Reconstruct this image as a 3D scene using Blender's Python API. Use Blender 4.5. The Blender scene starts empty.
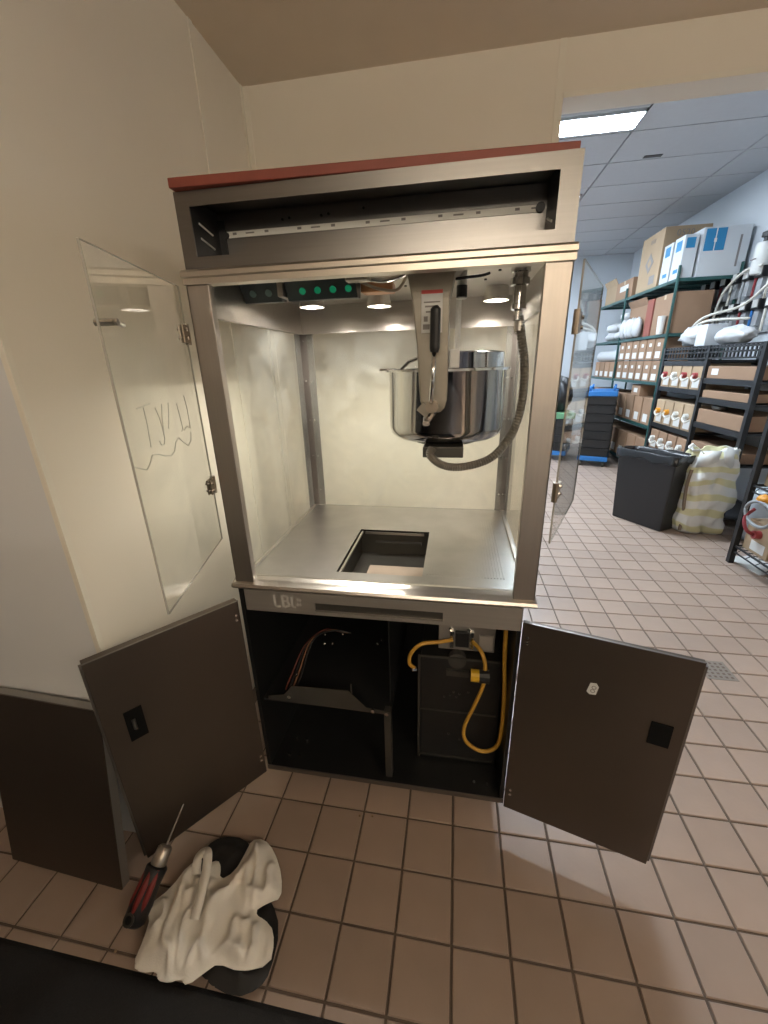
import bpy, bmesh, math, random
from mathutils import Matrix, Vector, noise as mnoise
random.seed(7)
sc = bpy.context.scene
COL = sc.collection
# ------------------------------------------------------------------ camera
T = 0.156                                   # floor tile pitch (m)
cd = bpy.data.cameras.new('camera'); cam = bpy.data.objects.new('camera', cd); COL.objects.link(cam)
rx, ry, rz = -0.347869459, 0.0269421487, 0.177321215
M = (Matrix.Rotation(rz, 3, 'Z') @ Matrix.Rotation(rx, 3, 'X') @ Matrix.Rotation(ry, 3, 'Y'))
right, fwd, up = M.col[0], M.col[1], M.col[2]
Rm = Matrix((right, up, -fwd)).transposed().to_4x4()
CAM = Vector((3.75681144, -6.18698211, 9.60442238)) * T
cam.matrix_world = Matrix.Translation(CAM) @ Rm
cd.sensor_fit = 'HORIZONTAL'; cd.sensor_width = 36.0; cd.lens = 404.66 / 768 * 36.0
cd.clip_start = 0.02; cd.clip_end = 60
sc.camera = cam
# ------------------------------------------------------------------ world / exposure
w = bpy.data.worlds.new('world'); sc.world = w; w.use_nodes = True
w.node_tree.nodes['Background'].inputs[0].default_value = (1.0, 0.9, 0.75, 1)
w.node_tree.nodes['Background'].inputs[1].default_value = 0.02
sc.view_settings.view_transform = 'Standard'; sc.view_settings.look = 'None'
sc.view_settings.gamma = 1.0; sc.view_settings.use_curve_mapping = False
sc.view_settings.exposure = 0.42
BACK_L, BACK_C = 31.0, (0.76, 0.88, 1.0)       # cool ceiling panels of the store room
FRONT_L, FRONT_C = 24.0, (1.0, 0.87, 0.69)      # unseen warm fill lamps added in the front room
BULB_L, BULB_C = 1180.0, (1.0, 0.94, 0.84)      # bulbs in the popcorn machine

# ------------------------------------------------------------------ materials
MATS = {}
def mat(name, col, rough=0.5, metal=0.0, var=0.0, vscale=8.0, bump=0.0, bscale=60.0, stretch=None,
        emit=None, estr=0.0, rand=0.0, spec=None, coat=0.0, col2=None):
    if name in MATS: return MATS[name]
    m = bpy.data.materials.new(name); m.use_nodes = True; nt = m.node_tree; N = nt.nodes; L = nt.links
    b = N['Principled BSDF']
    b.inputs['Base Color'].default_value = (*col, 1); b.inputs['Roughness'].default_value = rough
    b.inputs['Metallic'].default_value = metal
    if spec is not None: b.inputs['Specular IOR Level'].default_value = spec
    if coat: b.inputs['Coat Weight'].default_value = coat
    if emit: b.inputs['Emission Color'].default_value = (*emit, 1); b.inputs['Emission Strength'].default_value = estr
    tc = N.new('ShaderNodeTexCoord')
    def vec(sx):
        mp = N.new('ShaderNodeMapping'); L.new(tc.outputs['Object'], mp.inputs[0])
        if sx: mp.inputs['Scale'].default_value = sx
        return mp.outputs[0]
    if var > 0 or rand > 0:
        nz = N.new('ShaderNodeTexNoise'); nz.inputs['Scale'].default_value = vscale; nz.inputs['Detail'].default_value = 5
        L.new(vec(stretch), nz.inputs['Vector'])
        mx = N.new('ShaderNodeMix'); mx.data_type = 'RGBA'
        mx.inputs[6].default_value = (*[c * (1 - var) for c in col], 1)
        mx.inputs[7].default_value = (*(col2 or [min(1, c * (1 + var)) for c in col]), 1)
        L.new(nz.outputs['Fac'], mx.inputs[0]); out = mx.outputs[2]
        if rand > 0:
            oi = N.new('ShaderNodeObjectInfo'); hs = N.new('ShaderNodeHueSaturation')
            mr = N.new('ShaderNodeMapRange'); mr.inputs[3].default_value = 1 - rand; mr.inputs[4].default_value = 1 + rand
            L.new(oi.outputs['Random'], mr.inputs[0]); L.new(mr.outputs[0], hs.inputs['Value']); L.new(out, hs.inputs['Color'])
            out = hs.outputs[0]
        L.new(out, b.inputs['Base Color'])
    if bump > 0:
        n2 = N.new('ShaderNodeTexNoise'); n2.inputs['Scale'].default_value = bscale; n2.inputs['Detail'].default_value = 3
        L.new(vec(stretch), n2.inputs['Vector'])
        bp = N.new('ShaderNodeBump'); bp.inputs['Strength'].default_value = bump; bp.inputs['Distance'].default_value = 0.004
        L.new(n2.outputs['Fac'], bp.inputs['Height']); L.new(bp.outputs[0], b.inputs['Normal'])
    MATS[name] = m; return m

def glass_mat(name, tint, haze):
    m = bpy.data.materials.new(name); m.use_nodes = True; nt = m.node_tree; N = nt.nodes; L = nt.links
    N.remove(N['Principled BSDF']); out = N['Material Output']
    tr = N.new('ShaderNodeBsdfTransparent'); tr.inputs[0].default_value = (*tint, 1)
    gl = N.new('ShaderNodeBsdfGlossy'); gl.inputs['Roughness'].default_value = 0.03
    df = N.new('ShaderNodeBsdfDiffuse'); df.inputs[0].default_value = (0.75, 0.76, 0.72, 1)
    tc = N.new('ShaderNodeTexCoord'); nz = N.new('ShaderNodeTexNoise'); nz.inputs['Scale'].default_value = 7; nz.inputs['Detail'].default_value = 6
    nz.inputs['Distortion'].default_value = 1.2
    L.new(tc.outputs['Object'], nz.inputs['Vector'])
    mr = N.new('ShaderNodeMapRange'); mr.inputs[1].default_value = 0.35; mr.inputs[2].default_value = 0.8
    mr.inputs[3].default_value = haze * 0.4; mr.inputs[4].default_value = haze * 2.0; L.new(nz.outputs['Fac'], mr.inputs[0])
    m1 = N.new('ShaderNodeMixShader'); L.new(mr.outputs[0], m1.inputs[0]); L.new(tr.outputs[0], m1.inputs[1]); L.new(df.outputs[0], m1.inputs[2])
    fr = N.new('ShaderNodeFresnel'); fr.inputs[0].default_value = 1.5
    ge = N.new('ShaderNodeNewGeometry'); ff = N.new('ShaderNodeMath'); ff.operation = 'SUBTRACT'; ff.inputs[0].default_value = 1.0
    L.new(ge.outputs['Backfacing'], ff.inputs[1]); fm = N.new('ShaderNodeMath'); fm.operation = 'MULTIPLY'
    L.new(fr.outputs[0], fm.inputs[0]); L.new(ff.outputs[0], fm.inputs[1])
    m2 = N.new('ShaderNodeMixShader'); L.new(fm.outputs[0], m2.inputs[0]); L.new(m1.outputs[0], m2.inputs[1]); L.new(gl.outputs[0], m2.inputs[2])
    L.new(m2.outputs[0], out.inputs[0]); return m

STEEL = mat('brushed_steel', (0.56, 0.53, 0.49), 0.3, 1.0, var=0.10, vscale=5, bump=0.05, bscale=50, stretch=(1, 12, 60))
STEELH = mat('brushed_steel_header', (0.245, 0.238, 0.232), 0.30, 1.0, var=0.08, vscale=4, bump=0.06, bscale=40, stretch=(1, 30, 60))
TRAY = mat('worn_tray_steel', (0.46, 0.445, 0.425), 0.34, 1.0, var=0.20, vscale=9, bump=0.10, bscale=30)
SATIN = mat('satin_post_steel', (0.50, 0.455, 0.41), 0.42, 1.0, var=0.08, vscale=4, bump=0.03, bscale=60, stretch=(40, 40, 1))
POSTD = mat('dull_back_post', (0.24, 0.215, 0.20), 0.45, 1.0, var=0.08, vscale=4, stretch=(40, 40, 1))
POLISH = mat('polished_kettle_steel', (0.62, 0.62, 0.62), 0.08, 1.0)
CHROME = mat('chrome', (0.75, 0.74, 0.72), 0.15, 1.0)
BRASS = mat('tarnished_hinge', (0.36, 0.30, 0.24), 0.35, 1.0)
DOORM = mat('dark_bronze_sheet', (0.115, 0.092, 0.076), 0.42, 0.75, var=0.18, vscale=3, bump=0.03, bscale=90)
DOORE = mat('dark_sheet_edge', (0.20, 0.18, 0.165), 0.38, 0.85)
BLACKM = mat('black_painted_steel', (0.011, 0.011, 0.011), 0.38, 0.0, var=0.3, vscale=14)
DARKG = mat('dark_grey_metal', (0.10, 0.095, 0.085), 0.4, 0.7, var=0.2, vscale=10)
GREYP = mat('grey_hammered_paint', (0.30, 0.27, 0.22), 0.38, 0.35, var=0.12, vscale=30, bump=0.12, bscale=220)
CONDUIT = mat('grey_conduit', (0.26, 0.24, 0.21), 0.4, 0.6)
BLACKP = mat('black_plastic', (0.012, 0.012, 0.013), 0.45)
REDTOP = mat('red_laminate', (0.24, 0.055, 0.035), 0.5, 0, var=0.15, vscale=20)
GLASS = glass_mat('machine_glass', (0.97, 0.98, 0.965), 0.05)
GLASSD = glass_mat('door_acrylic', (0.96, 0.965, 0.95), 0.035)
GEDGE = mat('glass_edge', (0.40, 0.38, 0.33), 0.15, 0)
INK = mat('marker_ink', (0.58, 0.55, 0.48), 0.6)
WHITE = mat('white_plastic', (0.62, 0.62, 0.60), 0.4)
PAPER = mat('white_paper', (0.62, 0.62, 0.60), 0.7)
REDINK = mat('red_print', (0.50, 0.06, 0.05), 0.6)
GREYINK = mat('grey_print', (0.22, 0.20, 0.19), 0.6)
YEL = mat('yellow_cord', (0.50, 0.27, 0.035), 0.45)
YELP = mat('yellow_plug', (0.60, 0.36, 0.02), 0.45)
TANP = mat('tan_tray', (0.50, 0.41, 0.33), 0.4, 0.2, var=0.2, vscale=12)
GREENL = mat('green_indicator', (0.01, 0.25, 0.12), 0.3, emit=(0.02, 1.0, 0.45), estr=0.07)
DULLL = mat('dull_indicator', (0.16, 0.26, 0.25), 0.3)
PANELT = mat('dark_teal_panel', (0.045, 0.06, 0.065), 0.35)
COPPER = mat('copper_reflector', (0.55, 0.28, 0.15), 0.3, 1.0)
BULB = mat('lamp_bulb', (1, 1, 1), 0.4, emit=BULB_C, estr=BULB_L)
TILE = mat('quarry_tile', (0.372, 0.280, 0.225), 0.34, 0, var=0.14, vscale=5, bump=0.10, bscale=70, rand=0.07)
GROUT = mat('grout', (0.14, 0.105, 0.082), 0.85, 0, var=0.2, vscale=20)
WALLM = mat('cream_wall_panel', (0.80, 0.74, 0.635), 0.34, 0, var=0.035, vscale=3, bump=0.06, bscale=120)
WALLG = mat('pale_grey_wall', (0.70, 0.70, 0.70), 0.4, 0, var=0.03, vscale=3, bump=0.05, bscale=120)
TRIM = mat('cream_trim', (0.80, 0.75, 0.645), 0.35)
CEILF = mat('beige_ceiling', (0.68, 0.58, 0.46), 0.8, 0, var=0.05, vscale=6, bump=0.10, bscale=180)
BWALL = mat('store_wall', (0.62, 0.66, 0.70), 0.45, 0, var=0.03, vscale=4)
CTILE = mat('ceiling_tile_white', (0.47, 0.485, 0.51), 0.85, 0, var=0.04, vscale=30, rand=0.02)
CGRID = mat('ceiling_grid', (0.45, 0.465, 0.485), 0.5)
LAMPB = mat('cool_diffuser', (0.8, 0.8, 0.8), 0.5, emit=BACK_C, estr=BACK_L)
LAMPB1 = mat('bright_cool_diffuser', (0.8, 0.8, 0.8), 0.5, emit=BACK_C, estr=BACK_L * 4.0)
LAMPF = mat('fill_diffuser', (0.8, 0.8, 0.8), 0.5, emit=FRONT_C, estr=FRONT_L)
RUBBER = mat('black_rubber_mat', (0.010, 0.010, 0.011), 0.75, 0, var=0.4, vscale=90, bump=0.5, bscale=260)
CLOTH = mat('white_cloth', (0.88, 0.84, 0.77), 0.85, 0, var=0.06, vscale=14, bump=0.25, bscale=300)
BCLOTH = mat('black_plastic_sheet', (0.020, 0.020, 0.021), 0.42, 0, var=0.3, vscale=10)
CARD = mat('cardboard', (0.27, 0.165, 0.10), 0.75, 0, var=0.12, vscale=6, rand=0.12)
CARDL = mat('pale_cardboard', (0.37, 0.265, 0.165), 0.75, 0, var=0.10, vscale=5, rand=0.06)
REDC = mat('red_brown_carton', (0.24, 0.07, 0.05), 0.7)
TAPE = mat('packing_tape', (0.45, 0.35, 0.22), 0.35)
WBOX = mat('white_carton', (0.52, 0.54, 0.56), 0.6, var=0.04, vscale=5)
BLUEL = mat('blue_print', (0.02, 0.19, 0.38), 0.55)
BLUEP = mat('blue_plastic', (0.02, 0.15, 0.42), 0.4)
GREENS = mat('green_epoxy', (0.025, 0.085, 0.080), 0.4, 0.3)
GREENT = mat('green_tray', (0.16, 0.36, 0.20), 0.5)
BRACK = mat('black_rack_paint', (0.016, 0.017, 0.019), 0.4, 0.2)
BAGW = mat('white_film', (0.50, 0.51, 0.52), 0.35, var=0.06, vscale=18, bump=0.3, bscale=40)
LINER = mat('black_bin_liner', (0.012, 0.012, 0.013), 0.25, bump=0.6, bscale=35)
BIN = mat('black_bin_plastic', (0.014, 0.014, 0.016), 0.42)
TUBE = mat('clear_tube', (0.60, 0.58, 0.52), 0.3)
REDR = mat('red_rubber', (0.22, 0.02, 0.025), 0.45)
ORANGE = mat('orange_plastic', (0.65, 0.28, 0.02), 0.5)
LATCH = mat('latch_black', (.004, .004, .004), .8, spec=.15)
PINKP = mat('red_cap', (0.32, 0.05, 0.055), 0.5)

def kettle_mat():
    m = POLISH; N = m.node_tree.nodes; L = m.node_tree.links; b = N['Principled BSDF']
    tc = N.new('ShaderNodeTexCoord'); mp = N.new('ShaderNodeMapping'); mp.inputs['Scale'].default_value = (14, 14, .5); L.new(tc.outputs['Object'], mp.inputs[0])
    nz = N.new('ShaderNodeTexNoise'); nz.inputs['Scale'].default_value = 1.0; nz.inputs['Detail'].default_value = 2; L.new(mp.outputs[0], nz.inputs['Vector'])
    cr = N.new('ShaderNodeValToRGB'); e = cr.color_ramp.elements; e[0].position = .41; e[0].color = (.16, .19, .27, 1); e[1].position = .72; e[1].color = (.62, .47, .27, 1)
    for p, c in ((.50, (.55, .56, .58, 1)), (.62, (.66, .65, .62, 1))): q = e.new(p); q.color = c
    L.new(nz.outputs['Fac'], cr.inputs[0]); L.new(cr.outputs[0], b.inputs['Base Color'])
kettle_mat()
# striped sack: printed stripes
def sack_mat():
    m = bpy.data.materials.new('striped_woven_sack'); m.use_nodes = True; N = m.node_tree.nodes; L = m.node_tree.links
    b = N['Principled BSDF']; b.inputs['Roughness'].default_value = 0.5
    tc = N.new('ShaderNodeTexCoord'); wv = N.new('ShaderNodeTexWave'); wv.wave_type = 'BANDS'; wv.bands_direction = 'Z'
    wv.inputs['Scale'].default_value = 2.4; wv.inputs['Distortion'].default_value = 4.0; wv.inputs['Detail Scale'].default_value = 1.2
    L.new(tc.outputs['Object'], wv.inputs['Vector'])
    cr = N.new('ShaderNodeValToRGB'); cr.color_ramp.elements[0].position = 0.55; cr.color_ramp.elements[0].color = (0.70, 0.70, 0.68, 1)
    cr.color_ramp.elements[1].position = 0.72; cr.color_ramp.elements[1].color = (0.62, 0.59, 0.36, 1)
    L.new(wv.outputs['Fac'], cr.inputs[0]); L.new(cr.outputs[0], b.inputs['Base Color'])
    nz = N.new('ShaderNodeTexNoise'); nz.inputs['Scale'].default_value = 14; bp = N.new('ShaderNodeBump'); bp.inputs['Strength'].default_value = 0.5
    bp.inputs['Distance'].default_value = 0.02
    L.new(tc.outputs['Object'], nz.inputs['Vector']); L.new(nz.outputs['Fac'], bp.inputs['Height']); L.new(bp.outputs[0], b.inputs['Normal'])
    return m
SACK = sack_mat()

# ------------------------------------------------------------------ builders
WM = {}                                        # world matrix of every object made here
def empty(name, loc, rotz=0.0, label=None, cat=None, group=None):
    o = bpy.data.objects.new(name, None); COL.objects.link(o); o.empty_display_size = 0.05
    o.matrix_world = Matrix.Translation(loc) @ Matrix.Rotation(rotz, 4, 'Z'); WM[o] = o.matrix_world.copy()
    return tag(o, label, cat, group)
def tag(o, label=None, cat=None, group=None, kind=None):
    if label: o['label'] = label
    if cat: o['category'] = cat
    if group: o['group'] = group
    if kind: o['kind'] = kind
    return o

class MB:
    def __init__(s): s.v = []; s.f = []
    def add(s, vs, fs, mtx=None):
        n = len(s.v)
        s.v += [tuple(mtx @ Vector(v)) if mtx is not None else tuple(v) for v in vs]
        s.f += [tuple(n + i for i in f) for f in fs]; return s
    def box(s, x0, x1, y0, y1, z0, z1, mtx=None, ch=0.0):
        x0, x1 = min(x0, x1), max(x0, x1); y0, y1 = min(y0, y1), max(y0, y1); z0, z1 = min(z0, z1), max(z0, z1)
        vs = [(x0, y0, z0), (x1, y0, z0), (x1, y1, z0), (x0, y1, z0), (x0, y0, z1), (x1, y0, z1), (x1, y1, z1), (x0, y1, z1)]
        fs = [(3, 2, 1, 0), (4, 5, 6, 7), (0, 1, 5, 4), (1, 2, 6, 5), (2, 3, 7, 6), (3, 0, 4, 7)]
        return s.add(vs, fs, mtx)
    def frustum(s, b, t, z0, z1, mtx=None):      # b,t = (x0,x1,y0,y1)
        vs = [(b[0], b[2], z0), (b[1], b[2], z0), (b[1], b[3], z0), (b[0], b[3], z0), (t[0], t[2], z1), (t[1], t[2], z1), (t[1], t[3], z1), (t[0], t[3], z1)]
        return s.add(vs, [(3, 2, 1, 0), (4, 5, 6, 7), (0, 1, 5, 4), (1, 2, 6, 5), (2, 3, 7, 6), (3, 0, 4, 7)], mtx)
    def prism(s, poly, axis, a, b, mtx=None):     # poly in the two other axes
        n = len(poly)
        def P(p, t):
            if axis == 'x': return (t, p[0], p[1])
            if axis == 'y': return (p[0], t, p[1])
            return (p[0], p[1], t)
        vs = [P(p, a) for p in poly] + [P(p, b) for p in poly]
        fs = [tuple(range(n)), tuple(range(2 * n - 1, n - 1, -1))] + [(i, n + i, n + (i + 1) % n, (i + 1) % n) for i in range(n)]
        return s.add(vs, fs, mtx)
    def tube(s, path, r, seg=8, caps=True, mtx=None):
        pts = [Vector(p) for p in path]; rs = r if isinstance(r, (list, tuple)) else [r] * len(pts)
        vs = []; fs = []; ref = None
        for i, p in enumerate(pts):
            d = (pts[min(i + 1, len(pts) - 1)] - pts[max(i - 1, 0)]).normalized()
            if ref is None: ref = Vector((0, 0, 1)) if abs(d.z) < 0.9 else Vector((1, 0, 0))
            a = d.cross(ref).normalized(); b_ = a.cross(d).normalized(); ref = b_
            for k in range(seg):
                t = 2 * math.pi * k / seg; vs.append(p + (a * math.cos(t) + b_ * math.sin(t)) * rs[i])
        for i in range(len(pts) - 1):
            for k in range(seg):
                fs.append((i * seg + k, (i + 1) * seg + k, (i + 1) * seg + (k + 1) % seg, i * seg + (k + 1) % seg))
        if caps: fs.append(tuple(range(seg))); fs.append(tuple(range(len(vs) - 1, len(vs) - seg - 1, -1)))
        return s.add(vs, fs, mtx)
    def lathe(s, prof, c=(0, 0, 0), seg=24, mtx=None, a0=0.0, a1=2 * math.pi):
        full = abs(a1 - a0 - 2 * math.pi) < 1e-6; n = seg if full else seg + 1
        vs = [(c[0] + r * math.cos(a0 + (a1 - a0) * k / seg), c[1] + r * math.sin(a0 + (a1 - a0) * k / seg), c[2] + z) for r, z in prof for k in range(n)]
        fs = []
        for i in range(len(prof) - 1):
            for k in range(seg):
                k2 = (k + 1) % n; fs.append((i * n + k, i * n + k2, (i + 1) * n + k2, (i + 1) * n + k))
        return s.add(vs, fs, mtx)
    def ball(s, c, r, seg=10, sz=1.0, mtx=None):
        prof = [(r * math.sin(math.pi * i / 8) + 1e-5, -r * sz * math.cos(math.pi * i / 8)) for i in range(9)]
        return s.lathe(prof, c, seg, mtx)
    def build(s, name, m, parent=None, bevel=0.0, smooth=False, solid=0.0, **tags):
        me = bpy.data.meshes.new(name); inv = WM[parent].inverted() if parent else None
        vs = [inv @ Vector(v) for v in s.v] if inv else s.v
        org = None
        if not parent:                            # origin at the base of the thing
            V = [Vector(v) for v in s.v]
            org = Vector(((min(v.x for v in V) + max(v.x for v in V)) / 2, (min(v.y for v in V) + max(v.y for v in V)) / 2, min(v.z for v in V)))
            vs = [v - org for v in V]
        me.from_pydata([tuple(v) for v in vs], [], s.f); me.materials.append(m)
        bm = bmesh.new(); bm.from_mesh(me); bmesh.ops.recalc_face_normals(bm, faces=bm.faces); bm.to_mesh(me); bm.free()
        o = bpy.data.objects.new(name, me); COL.objects.link(o)
        if parent: o.parent = parent; WM[o] = WM[parent].copy()
        else: o.location = org; WM[o] = Matrix.Translation(org)
        if smooth:
            for p in me.polygons: p.use_smooth = True
            if smooth == 'auto':
                me.set_sharp_from_angle(angle=math.radians(40))
        if solid: md = o.modifiers.new('s', 'SOLIDIFY'); md.thickness = solid; md.offset = 0
        if bevel: md = o.modifiers.new('b', 'BEVEL'); md.width = bevel; md.segments = 2; md.limit_method = 'ANGLE'
        return tag(o, **tags)

def B(x0, x1, y0, y1, z0, z1, mtx=None): return MB().box(x0, x1, y0, y1, z0, z1, mtx)
def struct(o): o['kind'] = 'structure'; return o
def smooth_path(pts, n=8):
    P = [Vector(p) for p in pts]; out = []
    for i in range(len(P) - 1):
        p0, p1, p2, p3 = P[max(i - 1, 0)], P[i], P[i + 1], P[min(i + 2, len(P) - 1)]
        for k in range(n):
            t = k / n
            out.append(0.5 * ((2 * p1) + (-p0 + p2) * t + (2 * p0 - 5 * p1 + 4 * p2 - p3) * t * t + (-p0 + 3 * p1 - 3 * p2 + p3) * t ** 3))
    out.append(P[-1]); return out
def text_mb(body, size, mtx, depth=0.0006):
    cu = bpy.data.curves.new('txt', 'FONT'); cu.body = body; cu.size = size; cu.align_x = 'CENTER'; cu.align_y = 'CENTER'; cu.extrude = depth
    cu.resolution_u = 2
    o = bpy.data.objects.new('txt', cu); COL.objects.link(o)
    dg = bpy.context.evaluated_depsgraph_get(); me = bpy.data.meshes.new_from_object(o.evaluated_get(dg))
    mb = MB().add([v.co[:] for v in me.vertices], [tuple(p.vertices) for p in me.polygons], mtx)
    bpy.data.objects.remove(o); bpy.data.curves.remove(cu); bpy.data.meshes.remove(me); return mb

# ------------------------------------------------------------------ room shell
XW, YB, ZC = -0.36, 1.15, 2.63                # left wall, back wall, front ceiling
XR, ZB, YE = 3.69, 3.30, 8.2                  # right wall, store ceiling, far wall
JX, JZ = 0.957, 2.455                         # opening in the back wall
YC = -0.19                                    # outer corner of the left wall
floor = struct(B(-2.7, XR + .1, -6.1, YE + .1, -0.08, -0.005).build('floor', GROUT))
# tiles: the 300 that show largest as pieces, the rest as one part
def px(p):
    d = Vector(p) - CAM; a, b_, c_ = d.dot(right), d.dot(fwd), d.dot(up)
    if b_ < 0.05: return None
    return (384 + 404.66 * a / b_, 512 - 404.66 * c_ / b_, b_)
def tile_mesh():
    h = T / 2 - 0.0034; c = 0.0022
    mb = MB(); vs = [(sx * h, sy * h, z) for z in (-0.012, -c) for sx, sy in ((-1, -1), (1, -1), (1, 1), (-1, 1))]
    vs += [(sx * (h - c), sy * (h - c), 0) for sx, sy in ((-1, -1), (1, -1), (1, 1), (-1, 1))]
    fs = [(8, 9, 10, 11)] + [(4 * r + k, 4 * r + (k + 1) % 4, 4 * r + 4 + (k + 1) % 4, 4 * r + 4 + k) for r in (0, 1) for k in range(4)]
    mb.add(vs, fs); return mb
tm = tile_mesh(); cand = []; rest = MB()
for i in range(-17, 23):
    for j in range(-39, 53):
        x, y = (i + .5) * T, (j + .5) * T
        if x < -2.65 or x > XR: continue
        if y > YC - .02 and x < XW - .02: continue
        if YB < y < YB + .12 and x < JX: continue
        q = px((x, y, 0)); area = 0
        if q and -30 < q[0] < 798 and 0 < q[1] < 1054:
            c4 = [px((x + a * T / 2, y + b_ * T / 2, 0)) for a, b_ in ((-1, -1), (1, -1), (1, 1), (-1, 1))]
            if all(c4): area = abs(sum(c4[k][0] * c4[(k + 1) % 4][1] - c4[(k + 1) % 4][0] * c4[k][1] for k in range(4))) / 2
            hid = (-0.02 < x < 0.78 and 0.16 < y < 1.2) or y < -0.6 or (x < 0.9 and y > 0.3) or (x < -0.4 and y > -0.33)
            if hid: area = 0
        cand.append((area, x, y))
cand.sort(key=lambda c: -c[0])
proto = None
for k, (a, x, y) in enumerate(cand):
    if k < 300 and a > 20:
        if proto is None:
            me = bpy.data.meshes.new('tile'); me.from_pydata(tm.v, [], tm.f); me.materials.append(TILE)
            proto = o = bpy.data.objects.new('tile', me)
        else: o = proto.copy()
        COL.objects.link(o); o.parent = floor
        o.location = Vector((x, y, random.uniform(-0.0004, 0.0004))) - floor.location
        o.rotation_euler = (random.uniform(-.002, .002), random.uniform(-.002, .002), 0)
    else: rest.add(tm.v, tm.f, Matrix.Translation((x, y, 0)))
rest.build('tile_field', TILE, floor, kind='stuff')

# walls
wl = struct(B(XW - .12, XW, YC + .012, YB, 0, ZC).build('wall_left', WALLM))
wg = struct(B(-2.7, XW - .012, YC, YC + .12, 0, ZC).build('wall_corner', WALLG))
bw = MB(); bw.box(XW - .12, JX, YB, YB + .12, 0, ZC + .6); bw.box(JX, XR, YB, YB + .12, JZ, ZC + .6)
wb = struct(bw.build('wall_back', WALLM))
struct(B(XR, XR + .1, -6.1, YE + .1, 0, ZB + .1).build('wall_right', BWALL))
struct(B(-0.5, XR, YE, YE + .1, 0, ZB + .1).build('wall_far', BWALL))
struct(B(-0.6, -0.5, YB + .12, YE + .1, 0, ZB + .1).build('wall_store', BWALL))
struct(B(-2.7, XR, -6.2, -6.1, 0, ZC).build('wall_front', WALLG))
struct(B(-2.8, -2.7, -6.2, YC + .12, 0, ZC).build('wall_side', WALLG))
struct(B(-2.8, XR, -6.2, YB, ZC, ZC + .08).build('ceiling_front', CEILF))
# divider strips of the wall panels
for nm, par, bx in (('panel_divider', wl, (XW, XW + .004, .768, .792, 0, ZC)), ('panel_divider', wl, (XW, XW + .004, YB - .022, YB, 0, ZC)),
                    ('panel_divider', wb, (XW + .004, XW + .026, YB - .004, YB, 0, ZC)), ('panel_divider', wb, (JX - .030, JX - .006, YB - .004, YB, 0, ZC)),
                    ('corner_guard', wl, (XW - .014, XW + .002, YC - .002, YC + .014, 0, ZC)),
                    ('opening_trim', wb, (JX, XR, YB - .004, YB + .002, JZ - .002, JZ + .016))):
    B(*bx).build(nm, TRIM, par, bevel=.001)
# store ceiling: lay-in tiles between grid bars
cs = struct(B(-0.6, XR, YB + .12, YE + .1, ZB + .02, ZB + .1).build('ceiling_store', CGRID))
lamps = [(1.30, 3.18, 0.30), (1.27, 4.95, 0.60), (1.3, 6.6, 0.60), (2.75, 4.3, .0), (2.7, 6.4, .0)]
cy0 = 3.28 - 4 * .59 + .36
for a in range(-1, 6):
    for b_ in range(0, 12):
        x0, x1 = 1.375 - .6 + (a - 1) * 1.2, 1.375 + .6 + (a - 1) * 1.2; y0, y1 = cy0 + b_ * .59, cy0 + (b_ + 1) * .59
        x0c, x1c = max(x0, -.5), min(x1, XR)
        if x1c - x0c < .05: continue
        B(x0c + .008, x1c - .008, y0 + .008, min(y1, YE) - .008, ZB, ZB + .02).build('ceiling_tile', CTILE, cs)
gb = MB()
B(2.27, 2.43, 4.14, 4.19, ZB - .004, ZB + .002).build('ceiling_slot', BLACKP, cs)

def troffer(name, x, y, z, lx, ly, lampm, label, group=None):
    t = empty(name, (x, y, z), 0, label, 'ceiling light', group)
    f = MB()
    for s_ in (-1, 1):
        f.box(x + s_ * lx / 2 - .014 * (s_ > 0), x + s_ * lx / 2 + .014 * (s_ < 0), y - ly / 2, y + ly / 2, z - .022, z - .001)
        f.box(x - lx / 2, x + lx / 2, y + s_ * ly / 2 - .014 * (s_ > 0), y + s_ * ly / 2 + .014 * (s_ < 0), z - .022, z - .001)
    f.build('frame', CGRID, t)
    B(x - lx / 2 + .014, x + lx / 2 - .014, y - ly / 2 + .014, y + ly / 2 - .014, z - .016, z - .004).build('diffuser', lampm, t)
    return t
troffer('ceiling_light', 1.375, 3.42, ZB, 1.18, .275, LAMPB1, 'bright cool white ceiling light panel seen above the opening')
troffer('ceiling_light', 1.353, 5.28, ZB, 1.18, .57, LAMPB, 'second ceiling light, only its corner peeking out behind the machine header')
troffer('ceiling_light', 1.2, 6.9, ZB, 1.18, .57, LAMPB, 'unseen third cool ceiling light added at the far end of the store room')  # out of view, added to light up the shelves
def fill_light(x, y, label):                   # unseen lamp added below the ceiling, fills walls and ceiling
    t = empty('added_fill_lamp', (x, y, 2.30), 0, label, 'ceiling light')
    B(x - .60, x + .60, y - .11, y + .11, 2.30, 2.37).build('diffuser', LAMPF, t, bevel=.02)
    B(x - .62, x + .62, y - .05, y + .05, 2.371, 2.40).build('housing', CGRID, t)
    for q in (-.45, .45): MB().tube([(x + q, y, 2.40), (x + q, y, ZC)], .005, 6).build('hanger', CGRID, t)
fill_light(0.75, -2.9, 'added warm fill lamp behind the camera, nearest to the machine')
fill_light(0.75, -4.8, 'added warm fill lamp at the rear end of the front room')
fill_light(2.45, -2.2, 'added warm fill lamp right of the camera')

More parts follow.
